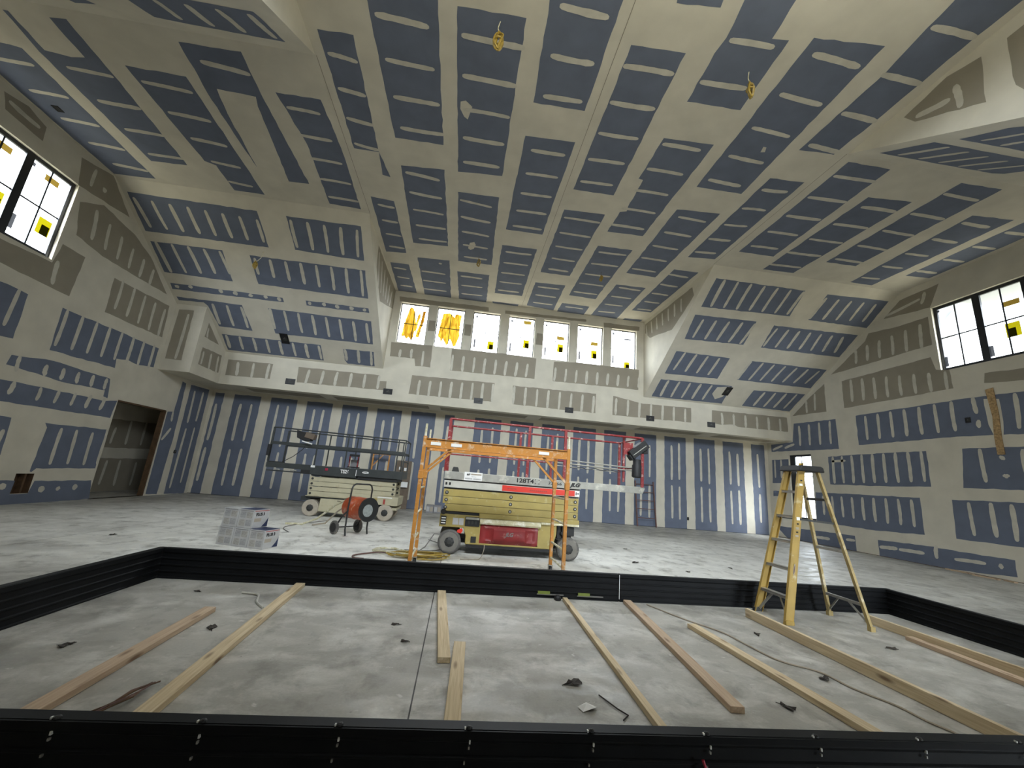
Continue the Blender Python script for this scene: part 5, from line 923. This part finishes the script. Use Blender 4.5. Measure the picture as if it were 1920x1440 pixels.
# ---- cords and coils
def curve_tube(pts, r, mt, n=6, sub=6):
    P = [Vector(p) for p in pts]; out = []
    for i in range(len(P)-1):
        p0, p1, p2, p3 = P[max(i-1, 0)], P[i], P[i+1], P[min(i+2, len(P)-1)]
        for k in range(sub):
            t = k/sub; out.append(.5*((2*p1)+(-p0+p2)*t+(2*p0-5*p1+4*p2-p3)*t*t+(-p0+3*p1-3*p2+p3)*t**3))
    out.append(P[-1]); mb = MB(); mb.tube(out, r, mt, n); return mb
mb = curve_tube([(1.89, 5.20, .008), (2.26, 4.90, .008)][:0]+[(2.30, 4.86, .008), (2.40, 4.6, .008), (2.52, 4.33, .008), (2.68, 4.05, .008), (2.72, 3.75, .008), (2.77, 3.44, .008), (2.96, 3.25, .008), (2.99, 3.0, .008), (3.08, 2.78, .008), (3.09, 2.60, .008), (3.13, 2.46, .008), (3.10, 2.25, .008)], .007, 'tan_print')
solo(mb, 'thin_cord', (2.75, 3.5, 0), 'thin brown cord winding across the floor beside pale timbers', 'cord', smooth=True)
random.seed(11)
mb = MB()
for k in range(16):
    cx, cy = -.42+random.uniform(-.10, .12), 6.72+random.uniform(-.04, .05); rx, ry = random.uniform(.20, .42), random.uniform(.08, .18); ph = random.uniform(0, 6.28); z = .012+k*.004
    pts = []
    for j in range(26):
        t = ph+2*math.pi*j/24; pts.append((cx+rx*math.cos(t)*(1+.12*math.sin(3*t+k)), cy+ry*math.sin(t)*(1+.15*math.cos(2*t+k)), z+.012*math.sin(2*t+k)+.012))
    mb.tube(pts, .008, 'gold' if k % 4 else 'tan_light', 6)
solo(mb, 'cable_heap', (-.5, 6.82, 0), 'tangled heap of yellow cable on the floor under the scaffold', 'cable', smooth=True)
mb = curve_tube([(-.93, 6.78, .03), (-1.05, 6.86, .03), (-1.22, 6.80, .02), (-1.40, 6.60, .015), (-1.36, 6.42, .015), (-1.22, 6.40, .015)], .011, 'rust')
solo(mb, 'extension_cord', (-1.2, 6.65, 0), 'dull red cord looping left of the yellow cable heap', 'cord', smooth=True)
mb = curve_tube([(-.70, 6.98, .04), (-.92, 7.12, .05), (-1.14, 7.10, .04), (-1.20, 6.98, .03), (-1.06, 6.92, .03), (-.85, 6.95, .03)], .020, 'tan_light')
solo(mb, 'pale_hose', (-1.0, 7.02, 0), 'pale short hose looped beside the yellow cable heap', 'hose', smooth=True)
mb = curve_tube([(-1.15, 7.22, .012), (-.7, 7.30, .012), (-.25, 7.42, .012), (-.10, 7.75, .012), (-.20, 8.1, .012), (-.45, 8.5, .012)], .007, 'greycable')
solo(mb, 'extension_cord', (-.6, 7.6, 0), 'grey cord running behind the scaffold towards the lift wheel', 'cord', smooth=True)
mb = curve_tube([(.55, 7.22, .17), (.53, 7.05, .10), (.46, 6.88, .012), (.3, 6.84, .010), (.16, 6.80, .010)], .006, 'tan_print')
solo(mb, 'loose_wire', (.3, 6.9, 0), 'thin pale wire drooping from under the tan lift', 'wire', smooth=True)
mb = curve_tube([(-3.0, 8.35, .008), (-3.3, 8.9, .008), (-3.2, 9.6, .008), (-2.9, 10.4, .008)], .008, 'greycable')
solo(mb, 'extension_cord', (-3.1, 9.2, 0), 'grey cord on the floor between cartons and cream lift', 'cord', smooth=True)
def coil(loc, top, s, label, seed, dark=False):
    random.seed(seed); x, y, z = loc
    rt = thing('cable_coil', (x, y, z), label, 'cable', 'yellow cable coils hanging from the ceiling')
    mt = 'gold'
    a = curve_tube([top, (top[0]-.02*s, top[1], z+(top[2]-z)*.6), (x+.03*s, y, z+.13*s)], .007 if not dark else .005, 'tan_light' if not dark else 'greycable'); a.build('lead', rt, smooth=True)
    mb = MB()
    for k in range(9):
        ph = random.uniform(0, 6.28); rx = random.uniform(.025, .075)*s; rz = random.uniform(.09, .15)*s; ty = random.uniform(-1.0, 1.0); oy = random.uniform(-.03, .03)*s
        pts = []
        for j in range(17):
            t = ph+2*math.pi*j/16; a_ = rx*math.cos(t); pts.append((x+a_*math.cos(ty)+.01*math.sin(3*t), y+a_*math.sin(ty)+oy, z+rz*math.sin(t)))
        mb.tube(pts, .010*s if not dark else .006, mt if k % 5 else 'fib_pale', 6)
    mb.tube([(x+.05*s*math.cos(t), y+.05*s*math.sin(t), z+.01) for t in [j*math.pi/5 for j in range(10)]], .014*s, 'gold', 6, True)
    mb.build('coil', rt, smooth=True)
coil((-.10, 4.38, 7.13), (-.10, 4.38, H-.001), 1.05, 'large yellow cable coil hanging nearest, high centre-left of the ceiling', 3)
coil((3.65, 4.38, 7.14), (3.65, 4.38, H-.001), .95, 'yellow cable coil hanging near, right of the long ceiling seam', 4)
pF = pos('F', -5.82, 1.45)
coil((pF.x-.12, pF.y-.02, pF.z-.42), tuple(pF), .8, 'yellow cable coil hanging from the left slope above the cream lift', 5)
coil((-.085, 10.62, 7.25), (-.085, 10.62, H-.001), .8, 'small dark cable coil hanging above the clerestory, left', 6, True)
coil((3.55, 10.56, 7.27), (3.55, 10.56, H-.001), .7, 'small dark cable coil hanging above the clerestory, right', 8, True)
# ---- electrical boxes in the plaster
def ebox(name, p, nrm, upv, w, h, label, inner=True, cat='electrical box', grp='black boxes let into the sloped ceiling and band'):
    n = Vector(nrm).normalized(); u = Vector(upv).normalized(); s = u.cross(n).normalized(); p = Vector(p)
    m_ = Matrix((( s.x, u.x, n.x, p.x), (s.y, u.y, n.y, p.y), (s.z, u.z, n.z, p.z), (0, 0, 0, 1)))
    mb = MB(); t = .018
    for a in (((-w/2, -h/2, 0), (w/2, -h/2+t, .012)), ((-w/2, h/2-t, 0), (w/2, h/2, .012)), ((-w/2, -h/2+t, 0), (-w/2+t, h/2-t, .012)), ((w/2-t, -h/2+t, 0), (w/2, h/2-t, .012))): mb.box(a[0], a[1], 'black_box', m_)
    mb.box((-w/2+t, -h/2+t, .0045), (w/2-t, h/2-t, .0065), 'black_box', m_)
    if inner: mb.box((-w*.2, -h*.2, .0065), (w*.25, h*.1, .010), 'hub_dark', m_); mb.tube([m_ @ Vector((-w*.1, 0, .012)), m_ @ Vector((w*.1, h*.15, .016))], .006, 'greycable')
    ORG[0] = p; o = mb.build(name, None); o.location = p; tag(o, label, cat, grp); return o
for x, l in ((-5.79, 'black box in the plaster band, above the cream lift'), (-2.66, 'black box in the plaster band, below the left dormer cheek'), (.39, 'black box in the plaster band, above the red guardrail\'s left part'),
             (3.60, 'black box in the plaster band, above the control end of the tan lift'), (6.60, 'black box in the plaster band, below the right dormer cheek'), (8.95, 'black box in the plaster band, nearest the right wall')):
    ebox('electrical_box', (x, Y2-.001, 3.815), (0, -1, 0), (0, 0, 1), .30, .19, l)
nF = (0, -SL, -1); uF = (0, -1, SL)
ebox('electrical_box', tuple(pos('F', -5.93, 4.40, .001)), nF, uF, .24, .40, 'black box in the left sloped ceiling')
ebox('electrical_box', tuple(pos('F', 9.22, 4.52, .001)), nF, uF, .24, .40, 'black box in the right sloped ceiling beside a plaster smear')
ebox('electrical_box', (-8.35, 7.45, H-.001), (0, 0, -1), (0, 1, 0), .12, .14, 'small black hole in the flat ceiling by the left gable window', False)
ebox('electrical_box', (XL+.001, 13.9, 1.28), (1, 0, 0), (0, 0, 1), .11, .10, 'small black switch box between doorway and far left corner', True, 'switch box', 'small wall boxes')
ebox('electrical_box', (XR-.001, 8.33, 3.58), (-1, 0, 0), (0, 0, 1), .11, .13, 'small black box on the right wall beside the strand board strip', True, 'switch box', 'small wall boxes')
ebox('electrical_box', (-4.72, Y3-.001, .36), (0, -1, 0), (0, 0, 1), .07, .11, 'small black outlet low on the back wall left of the cream lift', False, 'outlet', 'small wall boxes')
ebox('electrical_box', (8.72, Y3-.001, .38), (0, -1, 0), (0, 0, 1), .07, .11, 'small black outlet low on the back wall right of the brown frame', False, 'outlet', 'small wall boxes')
# ---- strip of strand board on the right wall
mb = MB(); mb.prism([(7.86, 2.72), (7.99, 2.72), (7.99, 3.1), (7.95, 3.6), (7.99, 4.25), (7.84, 4.27), (7.83, 3.6), (7.86, 3.1)], XR-.022, XR-.004, 'x', 'osb')
mb.v = [Vector((v.x, v.y-.10, v.z)) for v in mb.v]
solo(mb, 'board_strip', (XR-.01, 7.82, 2.72), 'upright strip of brown strand board fixed on the right wall', 'board')
# ---- things by the back wall
BP = thing('leaning_panel', (-1.93, 14.8, 0), 'brown board leaning on the back wall behind the cream lift', 'board')
mb = MB(); mb.add([(-2.24, 14.72, 0), (-1.66, 14.72, 0), (-1.66, 14.76, 0), (-2.24, 14.76, 0), (-2.24, 14.93, 1.62), (-1.69, 14.93, 1.62), (-1.69, 14.97, 1.62), (-2.24, 14.97, 1.62)], [(3,2,1,0),(4,5,6,7),(0,1,5,4),(1,2,6,5),(2,3,7,6),(3,0,4,7)], 'brown'); mb.build('board', BP)
for a, b in (((-1.98, 14.70, .72), (-1.72, 14.79, .90)), ((-2.1, 14.87, 1.30), (-2.02, 14.89, 1.40)), ((-1.92, 14.87, 1.27), (-1.84, 14.89, 1.38))): mb = MB(); mb.box(a, b, 'sticker'); mb.build('label', BP)
OF = thing('scaffold_end', (-2.7, 14.5, 0), 'orange scaffold end frame behind the cream lift', 'scaffold')
for x in (-2.93, -2.40): mb = MB(); mb.box((x-.022, 14.38, 0), (x+.022, 14.42, 1.86), 'orange'); mb.build('post', OF)
for z in (.4, .8, 1.2): mb = MB(); mb.tube([(-2.93, 14.4, z), (-2.40, 14.4, z)], .014, 'orange'); mb.build('rung', OF)
mb = MB(); mb.box((-2.93, 14.385, 1.74), (-2.40, 14.415, 1.84), 'orange'); mb.build('top_bar', OF)
mb = MB(); mb.bar((-2.91, 14.4, 1.36), (-2.60, 14.4, 1.76), .03, .03, 'orange', (0, 1, 0)); mb.build('corner_brace', OF)
RF = thing('ladder_frame', (6.98, 14.85, 0), 'dull red ladder frame leaning on the back wall', 'ladder')
for a, b in ((6.63, 6.60), (7.35, 7.31)): mb = MB(); mb.bar((a, 14.78, 0), (b, 14.95, 1.62), .04, .04, 'rust', (0, 1, 0)); mb.build('post', RF)
for z in (.30, .62, .92, 1.22, 1.50): t = z/1.62; y = 14.78+.17*t; mb = MB(); mb.tube([(6.63-.03*t, y, z), (7.35-.04*t, y, z)], .013, 'rust'); mb.build('rung', RF)
# ---- scraps
random.seed(21)
def leaf(x, y, s, label, rz):
    vs = []; n = 14
    for k in range(n):
        t = 2*math.pi*k/n; r = s*(.45+.55*abs(math.cos(1.5*t)))*random.uniform(.75, 1.1); vs.append((r*math.cos(t), r*.62*math.sin(t), .004+random.uniform(0, .25)*s))
    top = [(0, 0, .012)]; V = top+vs; F = [(0, 1+k, 1+(k+1) % n) for k in range(n)]
    V2 = [(a*.97, b*.97, max(.001, c-.003)) for a, b, c in V]; m0 = len(V)
    F2 = [(m0+c, m0+b, m0+a) for a, b, c in F]; E = [(1+k, m0+1+k, m0+1+(k+1) % n, 1+(k+1) % n) for k in range(n)]
    mb = MB(); mb.add(V+V2, F+F2+E, 'leaf'); mb.tube([(s*.5, 0, .006), (s*1.15, s*.12, .004)], .0022, 'leaf', 5)
    ORG[0] = Vector((0, 0, 0)); o = mb.build('dead_leaf', None); o.location = (x, y, 0); o.rotation_euler = (0, 0, rz)
    tag(o, label, 'leaf', 'dead leaves on the concrete')
LV = [(-2.41, 3.27, .055, 'dark dead leaf near the left panel, left of the reddish timber'), (-1.73, 3.66, .06, 'dark dead leaf between the two leftmost timbers'), (-.40, 3.90, .045, 'faint dead leaf left of the saw cut, the farther one'),
      (-.28, 3.55, .04, 'faint dead leaf left of the saw cut, the nearer one'), (.90, 2.96, .08, 'curled dead leaf in the middle of the floor left of narrow timber'), (2.90, 3.14, .07, 'torn dead leaf lying on the brown cord'), (2.24, 2.73, .06, 'dead leaf between the pinkish and the pale timber'),
      (4.26, 3.81, .06, 'dead leaf to the right of the step ladder foot'), (3.05, 4.05, .05, 'dead leaf close to the ladder foot, left of edge-set timber'), (4.0, 6.91, .06, 'dead leaf on the dusty floor behind the ladder, left'), (-5.01, 7.09, .06, 'dead leaf on the open floor at far left'),
      (3.76, 9.0, .06, 'dead leaf far right of the tan lift wheel'), (5.18, 7.5, .06, 'dead leaf on the open floor behind the ladder'), (3.31, 7.48, .10, 'dead leaf just right of the tan lift wheel'), (-2.35, 4.55, .04, 'small dead leaf in the far left corner of the rectangle')]
for x, y, s, l in LV: leaf(x, y, s, l, random.uniform(0, 6.28))
mb = MB(); mb.add([(0, 0, .003), (.07, .01, .02), (.10, .05, .006), (.04, .075, .018), (-.02, .05, .006), (.03, .035, .034)], [(0, 1, 5), (1, 2, 5), (2, 3, 5), (3, 4, 5), (4, 0, 5), (0, 4, 3, 2, 1)], 'sticker')
solo(mb, 'paper_scrap', (0, 0, 0), 'crumpled white paper scrap left of the narrow timber', 'paper', recalc=False).location = (.86, 2.63, 0)
mb = MB(); mb.tube([(1.02, 2.82, .006), (1.08, 2.66, .008), (1.12, 2.60, .006), (1.07, 2.55, .006)], .004, 'leaf', 5); solo(mb, 'twig', (1.08, 2.68, 0), 'thin dark bent twig beside the white paper scrap', 'twig')
mb = MB()
for k in range(9):
    a = random.uniform(-.25, .25); mb.tube([(-1.60+random.uniform(-.05, .05), 2.38+random.uniform(-.03, .03), .006+.002*k), (-1.52, 2.55+a*.3, .02), (-1.47+random.uniform(-.04, .02), 2.66+a*.25, .03), (-1.44+random.uniform(-.05, .02), 2.78+a*.2, .02)], .004, 'rust' if k % 2 else 'jamb', 5)
mb.v = [Vector((v.x-.09, v.y, v.z)) for v in mb.v]
solo(mb, 'bark_shred', (-1.62, 2.55, 0), 'shredded reddish bark against the second timber', 'scrap')
mb = curve_tube([(-1.95, 4.55, .012), (-1.78, 4.50, .014), (-1.70, 4.30, .010), (-1.58, 4.15, .008)], .010, 'alu_bright')
solo(mb, 'metal_strip', (-1.75, 4.35, 0), 'pale bent strip near the far end of the second timber', 'scrap')
for i, (x, y, l_, a) in enumerate(((12.0, 8.9, .55, 1.55), (11.85, 8.3, .45, 1.62), (11.95, 7.95, .25, 1.2))):
    mb = MB(); mb.box((-l_/2, -.035, 0), (l_/2, .035, .03), 'wood_red'); ORG[0] = Vector((0, 0, 0)); o = mb.build('wood_offcut', None); o.location = (x, y, .001); o.rotation_euler = (0, 0, a)
    tag(o, ('long wood offcut at the foot of the right wall', 'middle wood offcut at the foot of the right wall', 'shortest wood offcut at the foot of the right wall')[i], 'wood', 'offcuts along the right wall')
mb = MB(); mb.box((-3.035, 3.90, .20), (-2.96, 3.93, .235), 'silver'); mb.v = [Vector((v.x+.0, v.y+.9, v.z+.02)) for v in mb.v]
mb = MB(); mb.tube([(1.125, 1.86, .16), (1.13, 1.845, .19), (1.12, 1.85, .22)], .006, 'pinkish', 6); mb.box((1.12, 1.84, .10), (1.14, 1.855, .16), 'pinkish'); solo(mb, 'pink_ribbon', (1.13, 1.85, .10), 'short pink ribbon on the nearest black panel', 'ribbon')
# ------------------------------------------------------------------ light
w = bpy.data.worlds.new('overcast'); bpy.context.scene.world = w; w.use_nodes = True
bg = w.node_tree.nodes['Background']; bg.inputs[1].default_value = 1.0
tc = w.node_tree.nodes.new('ShaderNodeTexCoord'); sx = w.node_tree.nodes.new('ShaderNodeSeparateXYZ'); cr = w.node_tree.nodes.new('ShaderNodeValToRGB')
mp = w.node_tree.nodes.new('ShaderNodeMapRange'); mp.inputs[1].default_value = -1; mp.inputs[2].default_value = 1
w.node_tree.links.new(tc.outputs['Generated'], sx.inputs[0]); w.node_tree.links.new(sx.outputs[2], mp.inputs[0]); w.node_tree.links.new(mp.outputs[0], cr.inputs[0]); w.node_tree.links.new(cr.outputs[0], bg.inputs[0])
e = cr.color_ramp.elements; e[0].position = .47; e[0].color = (.13, .125, .10, 1); e[1].position = .53; e[1].color = (.86, .93, 1.0, 1)
my = w.node_tree.nodes.new('ShaderNodeMapRange'); my.inputs[1].default_value = .2; my.inputs[2].default_value = -.7; my.inputs[3].default_value = .85; my.inputs[4].default_value = 2.4
ab = w.node_tree.nodes.new('ShaderNodeMath'); ab.operation = 'ABSOLUTE'; mxx = w.node_tree.nodes.new('ShaderNodeMapRange'); mxx.inputs[1].default_value = .35; mxx.inputs[2].default_value = .85; mxx.inputs[3].default_value = 1; mxx.inputs[4].default_value = .22
ml = w.node_tree.nodes.new('ShaderNodeMath'); ml.operation = 'MULTIPLY'
w.node_tree.links.new(sx.outputs[1], my.inputs[0]); w.node_tree.links.new(sx.outputs[0], ab.inputs[0]); w.node_tree.links.new(ab.outputs[0], mxx.inputs[0])
w.node_tree.links.new(my.outputs[0], ml.inputs[0]); w.node_tree.links.new(mxx.outputs[0], ml.inputs[1]); w.node_tree.links.new(ml.outputs[0], bg.inputs[1])
e3 = cr.color_ramp.elements.new(1.0); e3.color = (1.0, 1.04, 1.08, 1)
# ------------------------------------------------------------------ camera
cam = bpy.data.cameras.new('camera'); co = bpy.data.objects.new('camera', cam); COL.objects.link(co)
rt_, up_, fw_ = [Vector(v) for v in ((0.988615, -0.127405, 0.080052), (-0.106703, -0.218504, 0.969985), (0.106089, 0.967483, 0.229611))]
co.matrix_world = Matrix(((rt_.x, up_.x, -fw_.x, 0), (rt_.y, up_.y, -fw_.y, 0), (rt_.z, up_.z, -fw_.z, 1.2774), (0, 0, 0, 1)))
cam.sensor_width = 36; cam.lens = 757.589/1920*36; cam.clip_start = .02; cam.clip_end = 200
sc = bpy.context.scene; sc.camera = co
sc.view_settings.view_transform = 'Standard'; sc.view_settings.look = 'None'; sc.view_settings.gamma = 1; sc.view_settings.use_curve_mapping = False
sc.view_settings.exposure = 4.78
sc.cycles.max_bounces = 10; sc.cycles.diffuse_bounces = 8; sc.cycles.transparent_max_bounces = 12
